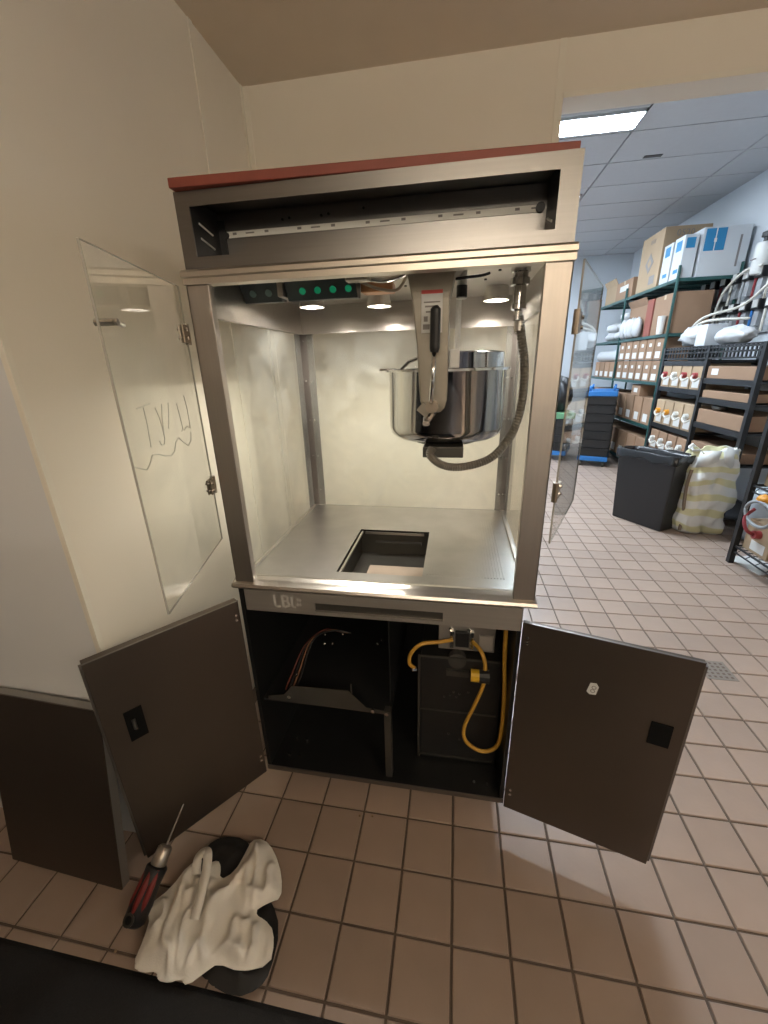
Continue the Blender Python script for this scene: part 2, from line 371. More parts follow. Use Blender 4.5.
# unseen steel counter added behind the camera, keeps lamp light off the floor
SC = empty('shading_counter', (-.2, -1.95, 0), 0, 'unseen steel counter added behind the camera to shade the floor', 'counter')
B(-2.3, 1.9, -2.25, -1.62, .10, .88).build('counter_body', SATIN, SC, bevel=.004)
B(-2.34, 1.94, -2.29, -1.58, .88, .92).build('worktop', STEEL, SC, bevel=.004)
B(-2.3, 1.9, -2.24, -2.22, .92, 1.50).build('back_panel', SATIN, SC)
B(-2.3, 1.9, -2.26, -1.82, 1.50, 1.53).build('overshelf', STEEL, SC, bevel=.003)
for x in (-2.2, 1.8):
    for y in (-2.2, -1.68): MB().tube([(x, y, 0), (x, y, .10)], .025, 12).build('foot', CHROME, SC)
for x in (-2.25, 1.85): MB().tube([(x, -1.86, .92), (x, -1.86, 1.50)], .015, 12).build('shelf_post', CHROME, SC)

# ------------------------------------------------------------------ popcorn machine
PM = empty('popcorn_machine', (0.373, 0.41, 0), 0, 'tall stainless popcorn machine with open doors, lit interior and hanging kettle', 'popcorn machine')
YF, YK = 0.04, 0.78
# casters
for x in (0.01, 0.72):
    for y in (.13, .66):
        m_ = MB(); m_.box(x - .035, x + .035, y - .035, y + .035, .080, .086); m_.box(x - .02, x - .015, y - .02, y + .02, .03, .08); m_.box(x + .015, x + .02, y - .02, y + .02, .03, .08)
        c_ = m_.build('caster', DARKG, PM)
        MB().tube([(x - .013, y + .01, .034), (x + .013, y + .01, .034)], .034, 18).build('wheel', BLACKP, c_)
# cabinet shell
cx0, cx1, cz0, cz1 = -.062, .790, .086, .858
cab = MB(); cab.box(cx0, cx1, YF + .004, YK, cz0, cz0 + .018); cab.box(cx0, cx0 + .012, YF + .004, YK, cz0 + .018, cz1); cab.box(cx1 - .012, cx1, YF + .004, YK, cz0 + .018, cz1)
cab.box(cx0 + .012, cx1 - .012, YK - .012, YK, cz0 + .018, cz1)
cabo = cab.build('cabinet_body', BLACKM, PM)
m_ = MB(); m_.box(cx0, cx1, YF, YF + .004, cz0, cz0 + .020); m_.build('bottom_rail', DOORE, PM, bevel=.001)
# apron with recessed drawer pull
ap = MB(); z0, z1 = .784, .858
ap.box(cx0 + .02, .183, YF, YF + .012, z0, z1); ap.box(.570, cx1 - .002, YF, YF + .012, z0, z1); ap.box(.183, .570, YF, YF + .012, .826, z1); ap.box(.183, .570, YF, YF + .012, z0, .796)
apo = ap.build('apron', mat('satin_apron', (.42, .39, .35), .42, .65, var=.10, vscale=6, stretch=(1, 1, 20)), PM)
B(.183, .570, YF + .010, YF + .014, .796, .826).build('drawer_slot', DARKG, apo)
rs = MB()
def strokes(mb, segs, y, wdt):
    for (xa, za, xb, zb) in segs:
        d = Vector((xb - xa, 0, zb - za)); n = Vector((-d.z, 0, d.x)).normalized() * wdt
        mb.add([(xa + n.x, y, za + n.z), (xa - n.x, y, za - n.z), (xb - n.x, y, zb - n.z), (xb + n.x, y, zb + n.z)], [(0, 1, 2, 3)])
strokes(rs, [(.055, .846, .058, .806), (.058, .806, .075, .806), (.082, .846, .084, .804), (.084, .846, .100, .842), (.100, .842, .098, .827), (.098, .827, .086, .826), (.098, .826, .104, .812), (.104, .812, .086, .804),
             (.112, .842, .113, .808), (.113, .808, .124, .806), (.131, .838, .140, .812), (.128, .812, .142, .836)], YF - .0006, .0035)
rs.build('scuffed_lettering', mat('label_residue', (.52, .49, .45), .7), apo)
# door-pillar strips either side of the cabinet opening
# interior of the cabinet
br = MB(); br.prism([(-.03, .415), (.03, .428), (.064, .470), (.262, .476), (.322, .412), (.406, .405), (.406, .392), (-.03, .400)], 'y', YF + .025, YF + .028)
bro = br.build('shelf_bracket', DARKG, PM)
B(-.05, .406, YF + .028, .70, .392, .400).build('heater_shelf', BLACKM, PM)
B(.383, .406, YF + .022, YF + .05, .105, .405).build('bracket_post', DARKG, PM)
B(.400, .404, YF + .05, .70, .40, .775).build('divider_panel', BLACKM, PM)
B(.270, .274, YF + .03, YF + .034, .41, .50).build('bracket_pin', DARKG, PM)
for x, z in ((.05, .425), (.345, .405), (.392, .398)):
    MB().tube([(x, YF + .019, z), (x, YF + .026, z)], .007, 8).build('bolt', CHROME, PM)
for x, y in ((.006, .165), (.048, .165), (.002, .095), (.044, .096), (.694, .085), (.738, .082)):
    MB().tube([(x, y, .104), (x, y, .110)], .0045, 8).build('bolt', CHROME, PM)
# wire bundle with connectors on top of the heater shelf
for k in range(4):
    a = k * .012
    pts = smooth_path([(.015 + a, .11, .402 + .004), (.03 + a, .15, .45), (.06 + a, .22, .52 + .01 * k), (.12 + a, .28, .55), (.18 + a, .30, .53)], 6)
    MB().tube(pts, .003, 6).build('wire', (mat('red_wire', (.12, .03, .02), .5), BLACKP, mat('brown_wire', (.22, .10, .05), .5), BLACKP)[k], PM)
for p in ((.06, .12, .47), (.13, .25, .55), (.16, .24, .52), (.20, .25, .56), (.12, .26, .50), (.33, .25, .53), (.345, .26, .54)):
    MB().ball(p, .005, 8).build('terminal', CHROME, PM)
# right side of the cabinet: frame, motor box, outlet panel
bxm = MB(); bxm.box(.488, .496, .16, .168, .105, .57); bxm.box(.488, .76, .16, .165, .565, .572); bxm.box(.488, .76, .16, .165, .335, .340); bxm.box(.488, .76, .16, .165, .118, .124)
bxm.build('inner_frame', DARKG, PM)
B(.497, .77, .166, .60, .105, .56).build('control_box', BLACKM, PM, bevel=.002)
for p in ((.600, .160, .41), (.612, .160, .425), (.622, .160, .405), (.632, .160, .418), (.662, .160, .43), (.58, .160, .40), (.64, .160, .21), (.60, .160, .23), (.69, .160, .19)):
    MB().tube([(p[0], .166, p[2]), (p[0], .161, p[2])], .0035, 8).build('rivet', DARKG, PM)
op = B(.555, .742, .20, .225, .575, .672).build('outlet_panel', mat('grey_galvanised', (.34, .32, .29), .45, .6, var=.15, vscale=12), PM, bevel=.002)
for x in (.595, .655):
    MB().tube([(x, .200, .66), (x, .195, .66)], .006, 8).build('screw', CHROME, op)
B(.612, .655, .185, .20, .598, .655).build('outlet', BLACKP, op, bevel=.002)
for x in (.600, .665):
    B(x - .006, x + .006, .188, .20, .590, .656).build('outlet_plate', CHROME, op)
B(.690, .735, .190, .20, .590, .645).build('switch_plate', mat('grey_plate', (.42, .38, .34), .5), op)
MB().tube([(.62, .19, .555), (.62, .165, .555)], .03, 16).build('round_knob', mat('dark_knob', (.05, .045, .04), .5), PM)
B(.585, .66, .155, .17, .500, .522).build('name_plate', DARKG, PM)

# yellow cords (parts of the machine's wiring)
def cord(name, pts, r=.0065, m=YEL): return MB().tube(smooth_path(pts, 10), r, 10).build(name, m, PM, smooth=True)
cord('yellow_cord', [(.600, .185, .625), (.56, .16, .632), (.50, .14, .632), (.468, .13, .60), (.462, .13, .56), (.476, .14, .535)])
cord('yellow_cord', [(.668, .185, .625), (.695, .15, .615), (.708, .13, .58), (.706, .12, .54), (.704, .12, .50), (.680, .115, .42), (.652, .11, .33), (.660, .105, .272), (.71, .10, .242), (.755, .10, .262), (.772, .10, .33), (.770, .10, .50), (.762, .10, .62), (.760, .12, .74), (.76, .15, .80)])
pl = MB().tube([(.664, .118, .545), (.690, .118, .545)], .020, 12); pl.build('yellow_plug', YELP, PM)
MB().tube([(.690, .118, .545), (.722, .118, .545)], .022, 12).build('plug_boot', BLACKP, PM)
MB().tube([(.470, .138, .53), (.484, .142, .528)], .009, 10).build('cord_connector', CHROME, PM)

# counter and food tray
tx0, tx1 = -.074, .822
ct = MB()
prof = [(YF - .008, .866), (YF - .012, .872), (YF - .008, .880), (YF + .004, .884), (YF + .014, .888), (YF + .030, .892), (YF + .045, .889), (YF + .052, .884), (YF + .052, .860), (YF, .860)]
ct.prism(prof, 'x', tx0, tx1); ct.build('counter_edge', STEEL, PM)
hx0, hx1, hy0, hy1, zt = .230, .502, .137, .492, .885
tr = MB(); yb = YF + .050
tr.box(tx0 + .01, hx0, yb, YK, zt - .012, zt); tr.box(hx1, tx1 - .01, yb, YK, zt - .012, zt); tr.box(hx0, hx1, yb, hy0, zt - .012, zt); tr.box(hx0, hx1, hy1, YK, zt - .012, zt)
tray = tr.build('food_tray', TRAY, PM)
rb = MB()
for k in range(26):
    x = .515 + k * .0092
    rb.box(x, x + .0030, .150, .640, zt, zt + .0016)
rb.build('ribbed_screen', TRAY, tray, kind='stuff')
for s_ in (tx0 + .022, tx1 - .026):
    B(s_ - .003, s_ + .007, yb, YK - .03, zt, zt + .008).build('glass_channel', STEEL, PM)
# chute below the hole
ch = MB(); d = .10
ch.box(hx0 - .004, hx0, hy0, hy1, zt - d, zt - .001); ch.box(hx1, hx1 + .004, hy0, hy1, zt - d, zt - .001); ch.box(hx0, hx1, hy1, hy1 + .004, zt - d, zt - .001); ch.box(hx0, hx1, hy0 - .004, hy0, zt - d, zt - .001)
ch.box(hx0, hx1, hy0, hy1, zt - d - .004, zt - d)
ch.build('chute', DARKG, tray)
fr = MB(); fr.box(hx0 + .004, hx0 + .012, hy0, hy1, zt - .014, zt - .006); fr.box(hx0 + .02, hx1 - .02, hy1 - .012, hy1 - .004, zt - .014, zt - .006)
fr.build('chute_rail', STEEL, tray)
B(hx0 + .06, hx1 - .03, hy1 - .02, hy1 - .001, zt - .055, zt - .045).build('chute_bar', DARKG, tray)
B(hx0 + .068, hx1 - .004, hy0 + .002, hy0 + .19, zt - d, zt - d + .030).build('crumb_drawer', TANP, tray)
# posts
def L_post(x_out, x_in, yf, yb_, s_front):      # front flange + side flange
    m_ = MB()
    if s_front: m_.box(x_out, x_in, yf, yf + .004, .884, 1.69)
    else: m_.box(x_out, x_in, yb_ - .004, yb_, .884, 1.69)
    t = .004 if x_out < x_in else -.004
    m_.box(x_out, x_out + t, yf, yb_, .884, 1.69)
    if s_front:
        m_.box(x_in - t, x_in, yf + .004, yf + .022, .884, 1.69)
    return m_
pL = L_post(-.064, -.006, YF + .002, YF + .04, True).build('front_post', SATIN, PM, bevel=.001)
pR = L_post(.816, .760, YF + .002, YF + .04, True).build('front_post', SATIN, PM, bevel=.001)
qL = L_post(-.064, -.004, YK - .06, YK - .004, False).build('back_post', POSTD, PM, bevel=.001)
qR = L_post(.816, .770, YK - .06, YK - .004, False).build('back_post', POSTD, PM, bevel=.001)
for po, xs in ((qL, (-.046, -.022)), (qR, (.783, .80))):
    for z in (.96, 1.12, 1.28, 1.44, 1.60):
        for x in xs: MB().tube([(x, YK - .008, z), (x, YK - .011, z)], .0035, 8).build('rivet', CHROME, po)
# glass panels
B(-.056, -.051, YF + .03, YK - .03, .893, 1.64).build('side_glass', GLASS, PM)
B(.803, .808, YF + .03, YK - .03, .893, 1.64).build('side_glass', GLASS, PM)
B(-.03, .79, YK - .016, YK - .011, .885, 1.64).build('back_glass', GLASS, PM)
# top rails (upper edges of the glass)
B(-.062, -.046, YF + .04, YK - .02, 1.625, 1.73).build('side_rail', STEEL, PM)
B(.798, .814, YF + .04, YK - .02, 1.625, 1.73).build('side_rail', STEEL, PM)
B(-.046, .798, YK - .020, YK - .008, 1.625, 1.73).build('back_rail', STEEL, PM)
# canopy ledge and header box
md = MB(); md.prism([(YF - .006, 1.690), (YF - .006, 1.703), (YF - .012, 1.706), (YF - .012, 1.716), (YF - .004, 1.722), (YF + .03, 1.722), (YF + .03, 1.690)], 'x', -.066, .818)
md.build('canopy_ledge', mat('warm_ledge_steel', (.55, .50, .43), .36, .9, var=.06, vscale=4), PM)
cl = B(-.062, .814, YF + .03, YK, 1.730, 1.736).build('canopy_ceiling', mat('canopy_steel', (.62, .58, .52), .34, .85, var=.12, vscale=9), PM)
hx0_, hx1_ = -.056, .811
hd = MB()
hd.box(hx0_, -.022, YF, YF + .004, 1.722, 1.875); hd.box(.771, hx1_, YF, YF + .004, 1.722, 1.875); hd.box(-.022, .771, YF, YF + .004, 1.846, 1.875); hd.box(-.022, .771, YF, YF + .004, 1.722, 1.747)
hd.box(hx0_, hx0_ + .004, YF + .004, YK, 1.736, 1.875); hd.box(hx1_ - .004, hx1_, YF + .004, YK, 1.736, 1.875); hd.box(hx0_, hx1_, YK - .004, YK, 1.736, 1.875); hd.box(hx0_ + .004, hx1_ - .004, YF + .004, YK - .004, 1.868, 1.874)
hd.box(-.022, .771, YF + .004, YF + .13, 1.741, 1.747)
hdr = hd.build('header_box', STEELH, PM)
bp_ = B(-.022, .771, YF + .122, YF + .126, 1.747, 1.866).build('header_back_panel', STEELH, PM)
for x0, x1 in ((-.026, -.022), (.771, .775)): B(x0, x1, YF + .004, YF + .122, 1.747, 1.866).build('header_end_panel', BLACKP, PM)
B(-.0215, -.004, YF + .116, YF + .121, 1.749, 1.85).build('header_end_tab', BLACKP, PM)
for z in (1.815, 1.785):
    MB().tube([(-.0215, YF + .030, z + .006), (-.0215, YF + .085, z - .004)], .0025, 6).build('white_slash', WHITE, PM)  # thin white rods, the slashes on the header end panels
MB().tube([(.7705, YF + .04, 1.772), (.7705, YF + .09, 1.790)], .0028, 6).build('white_slash', WHITE, PM)
ls = B(-.004, .764, YF + .1195, YF + .1215, 1.812, 1.826).build('led_strip', mat('led_tape', (.72, .70, .64), .45), PM)
for k in range(9):
    x = .015 + k * .086
    B(x, x + .010, YF + .1185, YF + .1195, 1.818, 1.823).build('led_mark', GREYINK, ls)
    if k % 2 == 0: B(x + .035, x + .058, YF + .1185, YF + .1195, 1.8185, 1.8215).build('led_mark', GREYINK, ls)
MB().tube([(.757, YF + .121, 1.820), (.757, YF + .114, 1.820)], .010, 12).build('grommet', BLACKP, PM)
MB().tube([(-.002, YF + .121, 1.818), (-.002, YF + .114, 1.818)], .007, 12).build('grommet', BLACKP, PM)
for x, z in ((.15, 1.842), (.168, 1.844), (.25, 1.843), (.268, 1.845), (.355, 1.850)):
    MB().tube([(x, YF + .1215, z), (x, YF + .119, z)], .003, 8).build('screw_hole', BLACKP, PM)
lidm = Matrix.Translation((.362, .425, 1.8762)) @ Matrix.Rotation(math.radians(2.6), 4, 'Z')
B(-.432, .428, -.385, .340, .0, .019, lidm).build('top_board', REDTOP, PM, bevel=.002)
# canopy underside: lamps, control panels, wiring
for x, y in ((.095, .50), (.315, .56), (.705, .56)):
    lh = MB().lathe([(.036, 1.7295), (.042, 1.688), (.040, 1.688), (.034, 1.7285), (.001, 1.7285)], (x, y, 0), 24).build('lamp_holder', STEEL, PM)
    MB().ball((x, y, 1.712), .0155, 12).build('bulb', BULB, lh, smooth=True)
def control(x0, x1, lights, dull):
    m_ = MB(); m_.prism([(.270, 1.7295), (.300, 1.682), (.335, 1.684), (.345, 1.7295)], 'x', x0, x1)
    c_ = m_.build('control_panel', PANELT, PM)
    nrm = Vector((0, -.0475, -.03)).normalized()
    for k in range(lights):
        x = x0 + (x1 - x0) * (k + (1.1 if not dull else .7)) / (lights + (.6 if not dull else .4))
        p = Vector((x, .286, 1.7045))
        s_ = MB(); s_.tube([p, p + nrm * .003], 0.0095 if not dull else .010, 12)
        s_.build('indicator', DULLL if dull else GREENL, c_)
control(-.044, .072, 2, True); control(.092, .300, 4, False)
B(.074, .090, .265, .35, 1.69, 1.729).build('panel_bracket', STEEL, PM)
B(.285, .345, .22, .26, 1.712, 1.728).build('junction_cover', mat('tan_cover', (.45, .40, .33), .5), PM)
B(.290, .338, .2185, .22, 1.715, 1.723).build('warning_label', GREYINK, PM)
MB().tube(smooth_path([(.33, .26, 1.722), (.38, .25, 1.712), (.42, .24, 1.715), (.46, .23, 1.726)], 6), .006, 8).build('wire_sleeve', CHROME, PM)
MB().tube(smooth_path([(.30, .30, 1.726), (.36, .29, 1.700), (.42, .26, 1.690), (.45, .25, 1.726)], 6), .004, 8).build('wire', mat('tan_wire', (.40, .34, .27), .5), PM)
B(.300, .395, .34, .40, 1.700, 1.727, Matrix.Identity(4)).build('copper_cover', COPPER, PM, bevel=.004)
MB().tube(smooth_path([(.575, .22, 1.700), (.60, .22, 1.702), (.64, .23, 1.706), (.66, .24, 1.712)], 6), .0035, 8).build('wire', BLACKP, PM)
cr_ = MB().tube([(.592, .27, 1.728), (.592, .27, 1.66)], .013, 12); cr_.build('lamp_socket', WHITE, PM)
MB().tube([(.592, .255, 1.690), (.592, .255, 1.662)], .014, 12).build('socket_cap', BLACKP, PM)
MB().tube([(.585, .30, 1.728), (.585, .30, 1.50)], .008, 10).build('kettle_rod', WHITE, PM)
# hanger arm
KX, KY, KR = .555, .385, .180
ar = MB()
secs = [(1.729, .440, .598, .13, .30), (1.718, .446, .590, .135, .29), (1.700, .460, .574, .15, .25), (1.650, .470, .563, .155, .235), (1.55, .481, .563, .16, .225), (1.44, .488, .563, .162, .215), (1.405, .491, .562, .162, .21), (1.385, .500, .556, .163, .208), (1.374, .515, .545, .165, .205)]
vs = []; fs = []
for z, a, b_, c_, d_ in secs: vs += [(a, c_, z), (b_, c_, z), (b_, d_, z), (a, d_, z)]
for i in range(len(secs) - 1):
    for k in range(4): fs.append((4 * i + k, 4 * i + (k + 1) % 4, 4 * i + 4 + (k + 1) % 4, 4 * i + 4 + k))
fs += [(0, 1, 2, 3), tuple(range(len(vs) - 4, len(vs)))]
arm = ar.add(vs, fs).build('hanger_arm', GREYP, PM, bevel=.004)
lb = B(.494, .546, .1520, .1528, 1.572, 1.668, Matrix.Rotation(0, 4, 'X')).build('caution_label', PAPER, arm)
B(.494, .546, .1512, .1520, 1.660, 1.668).build('label_heading', REDINK, arm)
for x0, x1, z0, z1 in ((.498, .515, 1.580, 1.592), (.520, .542, 1.575, 1.602), (.500, .510, 1.598, 1.610), (.503, .535, 1.630, 1.634), (.500, .54, 1.640, 1.643), (.505, .53, 1.618, 1.622)):
    B(x0, x1, .1512, .1520, z0, z1).build('label_print', GREYINK, arm)
lv = MB().tube([(.529, .120, 1.53), (.527, .118, 1.47), (.522, .125, 1.41), (.524, .15, 1.395)], .0055, 10).build('dump_lever', CHROME, PM, smooth=True)
MB().tube([(.530, .118, 1.628), (.531, .117, 1.622), (.530, .119, 1.535), (.529, .119, 1.525)], [.007, .0125, .0125, .010], 12).build('lever_grip', BLACKP, lv)
MB().tube([(.524, .164, 1.392), (.524, .135, 1.392)], .017, 14).build('lever_hub', BRASS, PM)
B(.488, .520, .150, .162, 1.372, 1.398, Matrix.Translation((.5, .156, 1.385)) @ Matrix.Rotation(.7, 4, 'Y') @ Matrix.Translation((-.5, -.156, -1.385))).build('lever_plate', GREYP, PM)
MB().tube([(.508, .175, 1.358), (.508, .160, 1.345)], .010, 12).build('latch_ring', CHROME, PM)
MB().tube([(.528, .165, 1.372), (.510, .162, 1.345)], .005, 8).build('latch_link', CHROME, PM)
# kettle
kt = MB().lathe([(.001, 1.272), (.11, 1.272), (.155, 1.278), (.174, 1.292), (KR, 1.312), (KR, 1.478), (KR + .003, 1.482), (KR - .006, 1.482), (KR - .006, 1.31), (.001, 1.285)], (KX, KY, 0), 48)
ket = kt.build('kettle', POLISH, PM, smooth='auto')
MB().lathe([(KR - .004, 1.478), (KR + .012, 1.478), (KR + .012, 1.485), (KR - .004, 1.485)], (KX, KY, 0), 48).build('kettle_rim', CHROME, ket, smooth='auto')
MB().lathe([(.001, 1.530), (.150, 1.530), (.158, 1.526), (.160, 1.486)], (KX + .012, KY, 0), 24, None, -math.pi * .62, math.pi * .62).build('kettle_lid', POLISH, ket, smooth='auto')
lf = Matrix.Translation((KX - .055, KY, 1.486)) @ Matrix.Rotation(math.radians(-24), 4, 'Y')
MB().lathe([(.001, .002), (.118, .002), (.118, .006), (.001, .006)], (0, 0, 0), 20, lf @ Matrix.Translation((.05, 0, 0)), math.pi * .5, math.pi * 1.5).build('kettle_lid_flap', DARKG, ket)
hb = MB().tube([(.432, .235, 1.487), (.456, .22, 1.506), (.500, .20, 1.520)], .005, 8); hb.build('lid_handle', CHROME, ket)
B(.348, .392, KY - .03, KY + .03, 1.482, 1.488).build('kettle_tab', CHROME, ket)
B(.566, .592, .200, .232, 1.486, 1.534).build('lid_clip', WHITE, ket, bevel=.003)
B(.496, .612, .20, .32, 1.242, 1.273).build('kettle_terminal_box', DARKG, ket, bevel=.003)
MB().tube([(KX, KY, 1.272), (KX, KY, 1.262)], .10, 24).build('kettle_base_plate', DARKG, ket)
# conduit
cpath = smooth_path([(.742, .25, 1.61), (.752, .248, 1.56), (.764, .245, 1.50), (.768, .242, 1.43), (.762, .238, 1.36), (.742, .230, 1.30), (.700, .215, 1.248), (.650, .205, 1.224), (.590, .195, 1.216), (.545, .188, 1.228), (.518, .184, 1.254), (.525, .192, 1.272)], 16)
rr = [.0105 + (.0016 if k % 2 else 0) for k in range(len(cpath))]
MB().tube(cpath, rr, 12).build('flexible_conduit', CONDUIT, PM)
cn = MB().lathe([(.001, 1.729), (.024, 1.729), (.024, 1.712), (.019, 1.710), (.019, 1.700), (.024, 1.698), (.024, 1.682), (.017, 1.680), (.017, 1.640), (.020, 1.638), (.020, 1.626), (.012, 1.622), (.012, 1.60), (.001, 1.60)], (.738, .25, 0), 18)
cn.build('conduit_connector', CHROME, PM, smooth='auto')
MB().lathe([(.013, 1.598), (.013, 1.575)], (.744, .25, 0), 14).build('conduit_collar', STEEL, PM)
for x, y in ((.455, .2), (.62, .2), (.69, .3), (.42, .45), (.66, .42)):
    MB().tube([(x, y, 1.730), (x, y, 1.726)], .004, 8).build('rivet', DARKG, PM)

# swinging cabinet doors (local frame: s along the door, n outward of the room side)
def door(h, ang, L, z0, z1, sgn, name, th=.028):
    u = Matrix.Translation((h[0], h[1], 0)) @ Matrix.Rotation(math.radians(ang), 4, 'Z')
    t = th * sgn                                 # outer skin lies behind the inner face seen here
    m_ = MB(); m_.box(.0, L, 0, t, z0, z1, u)
    d_ = m_.build(name, DOORM, PM, bevel=.0015)
    e = MB(); e.box(L, L + .006, .004 * sgn, t, z0 + .012, z1 - .012, u); e.box(.0, L, -.0015 * sgn, .004 * sgn, z1, z1 + .0015, u)
    e.build('edge_strip', DOORE, d_)
    return d_, u
dl, uL = door((-.062, .030), -126.6, .405, .086, .820, -1, 'cabinet_door')
dr, uR = door((.790, .030), -15.4, .413, .086, .820, 1, 'cabinet_door', .016)
B(.312, .356, .0035, .0, .53, .63, uL).build('latch', LATCH, dl); MB().tube([uL @ Vector((.338, .004, .60)), uL @ Vector((.338, .010, .57))], .005, 8).build('latch_tongue', DARKG, dl)
B(.338, .386, -.0035, .0, .54, .612, uR).build('latch', LATCH, dr)
for z in (.775, .757, .175, .155):
    MB().tube([uL @ Vector((.014, 0, z)), uL @ Vector((.014, .003, z))], .004, 8).build('door_bolt', CHROME, dl)
    MB().tube([uR @ Vector((.016, 0, z)), uR @ Vector((.016, -.003, z))], .004, 8).build('door_bolt', CHROME, dr)
st = MB().prism([(.180, .650), (.188, .643), (.203, .646), (.207, .672), (.200, .683), (.186, .680)], 'y', -.0012, 0, uR).build('white_sticker', WHITE, dr)
MB().lathe([(.004, 0), (.006, 0)], (0, 0, 0), 12, uR @ Matrix.Translation((.196, -.0016, .668)) @ Matrix.Rotation(math.pi / 2, 4, 'X')).build('sticker_print', GREYINK, st)
MB().lathe([(.004, 0), (.006, 0)], (0, 0, 0), 12, uR @ Matrix.Translation((.194, -.0016, .656)) @ Matrix.Rotation(math.pi / 2, 4, 'X')).build('sticker_print', GREYINK, st)

# clear serving doors
def gdoor(h, ang, L, z0, z1, zh, sgn):
    u = Matrix.Translation((h[0], h[1], 0)) @ Matrix.Rotation(math.radians(ang), 4, 'Z')
    d_ = B(.004, L, -.002, .002, z0, z1, u).build('glass_door', GLASSD, PM, bevel=.0008)
    e = MB(); e.box(L, L + .0012, -.002, .002, z0, z1, u); e.box(.004, L, -.002, .002, z0 - .001, z0, u); e.box(.004, L, -.002, .002, z1, z1 + .001, u); e.box(.0028, .004, -.002, .002, z0, z1, u)
    e.build('glass_edge', GEDGE, d_)
    for z in zh:
        hg = MB(); hg.box(-.008, .034, -.006, -.002, z - .02, z + .02, u); hg.box(-.008, .034, .003, .006, z - .02, z + .02, u); hg.tube([u @ Vector((-.004, 0, z - .024)), u @ Vector((-.004, 0, z + .024))], .007, 10)
        ho = hg.build('hinge', BRASS, d_)
        for q in (-.01, .01): MB().tube([u @ Vector((.024, -.011, z + q)), u @ Vector((.024, .011, z + q))], .0045, 10).build('hinge_screw', CHROME, ho)
    return d_, u
gl, uG = gdoor((-.078, .032), -74.9, .392, 1.033, 1.687, (1.582, 1.195), 1)
gr, uH = gdoor((.832, .032), 68.0, .400, 1.060, 1.690, (1.574, 1.198), -1)
kb = MB().tube([uG @ Vector((.366, -.018, 1.576)), uG @ Vector((.366, .018, 1.576))], .006, 10); kb.tube([uG @ Vector((.366, .012, 1.576)), uG @ Vector((.340, .012, 1.574))], .005, 10); kb.build('door_pull', CHROME, gl)
S = [[(0.326, 1.434), (0.27, 1.439)], [(0.3, 1.434), (0.299, 1.402), (0.304, 1.358)], [(0.251, 1.429), (0.24, 1.408), (0.236, 1.383), (0.236, 1.364), (0.244, 1.353), (0.257, 1.354), (0.262, 1.363)], [(0.217, 1.433), (0.229, 1.404), (0.236, 1.364)], [(0.183, 1.433), (0.194, 1.405), (0.208, 1.381)], [(0.138, 1.428), (0.133, 1.398), (0.129, 1.368), (0.139, 1.365)], [(0.086, 1.442), (0.08, 1.411), (0.081, 1.377), (0.083, 1.364), (0.101, 1.372), (0.122, 1.365)],
     [(0.388, 1.339), (0.36, 1.328), (0.34, 1.321), (0.325, 1.328), (0.306, 1.343), (0.28, 1.34), (0.253, 1.33), (0.221, 1.324), (0.2, 1.329), (0.184, 1.347), (0.165, 1.354), (0.143, 1.341), (0.116, 1.327), (0.094, 1.334), (0.083, 1.355)]]
hw = MB()
for s_ in S: hw.tube([uG @ Vector((a, -.0026, z)) for a, z in s_], .0011, 5)
hw.build('handwriting', INK, gl, label='grey handwritten marker letters with a wavy underline')

# ------------------------------------------------------------------ things on the floor in front
pz = Matrix.Translation((-.585, -.338, 0)) @ Matrix.Rotation(math.radians(-2.5), 4, 'Z') @ Matrix.Rotation(math.radians(-9.6), 4, 'X')
LP = empty('loose_panel', (-.585, -.338, 0), 0, 'dark metal panel leaning against the pale wall corner at far left', 'panel')
m_ = MB(); m_.box(-.212, .212, 0, .004, .006, .618, pz); m_.build('face', DOORM, LP)
m_ = MB(); m_.box(-.212, .212, .0045, .030, .604, .618, pz); m_.box(-.212, -.205, .0045, .030, .006, .604, pz); m_.box(.205, .212, .0045, .030, .006, .604, pz); m_.box(-.205, .205, .0045, .030, .006, .014, pz)
m_.build('flange', mat('panel_flange', (.34, .325, .30), .4, .7), LP)
mt = MB(); mt.prism([(-.495, 0), (-.508, .010), (-.52, .012), (-2.6, .012), (-2.6, 0)], 'x', -2.4, 1.05)
mt.build('floor_mat', RUBBER, label='black rubber floor mat along the bottom left edge', cat='mat')

# cordless screwdriver
tl, tt = Vector((-.262, -.425, .035)), Vector((-.213, -.206, .222))
dv = (tt - tl).normalized(); TO = empty('power_screwdriver', (-.28, -.31, 0), 0, 'red and black power screwdriver with long steel bit propped against the left door', 'screwdriver')
P = lambda t: tl + dv * t
MB().tube([P(0), P(.008), P(.05), P(.095), P(.132), P(.138)], [.022, .030, .032, .028, .031, .024], 14).build('handle', BLACKP, TO, smooth=True)
for off in (Vector((.017, -.010, .014)), Vector((-.018, -.010, .012)), Vector((0, -.019, .016))):
    MB().tube([P(.030) + off, P(.055) + off * 1.02, P(.095) + off * .92, P(.130) + off], [.006, .010, .010, .006], 10).build('grip_inlay', mat('red_grip', (.20, .018, .014), .45), TO, smooth=True)
MB().tube([P(.138), P(.143), P(.178), P(.184)], [.022, .023, .021, .016], 14).build('collar', mat('steel_collar', (.45, .41, .36), .35, .9), TO, smooth='auto')
MB().tube([P(.184), P(.24), P(.291)], [.0042, .0035, .003], 8).build('bit_shank', CHROME, TO)
MB().lathe([(.010, 0), (.016, .0), (.016, .006), (.010, .006)], (0, 0, 0), 14, Matrix.Translation(P(.012) + Vector((0, -.012, .024))) @ Matrix.Rotation(.7, 4, 'X')).build('hang_loop', DARKG, TO)

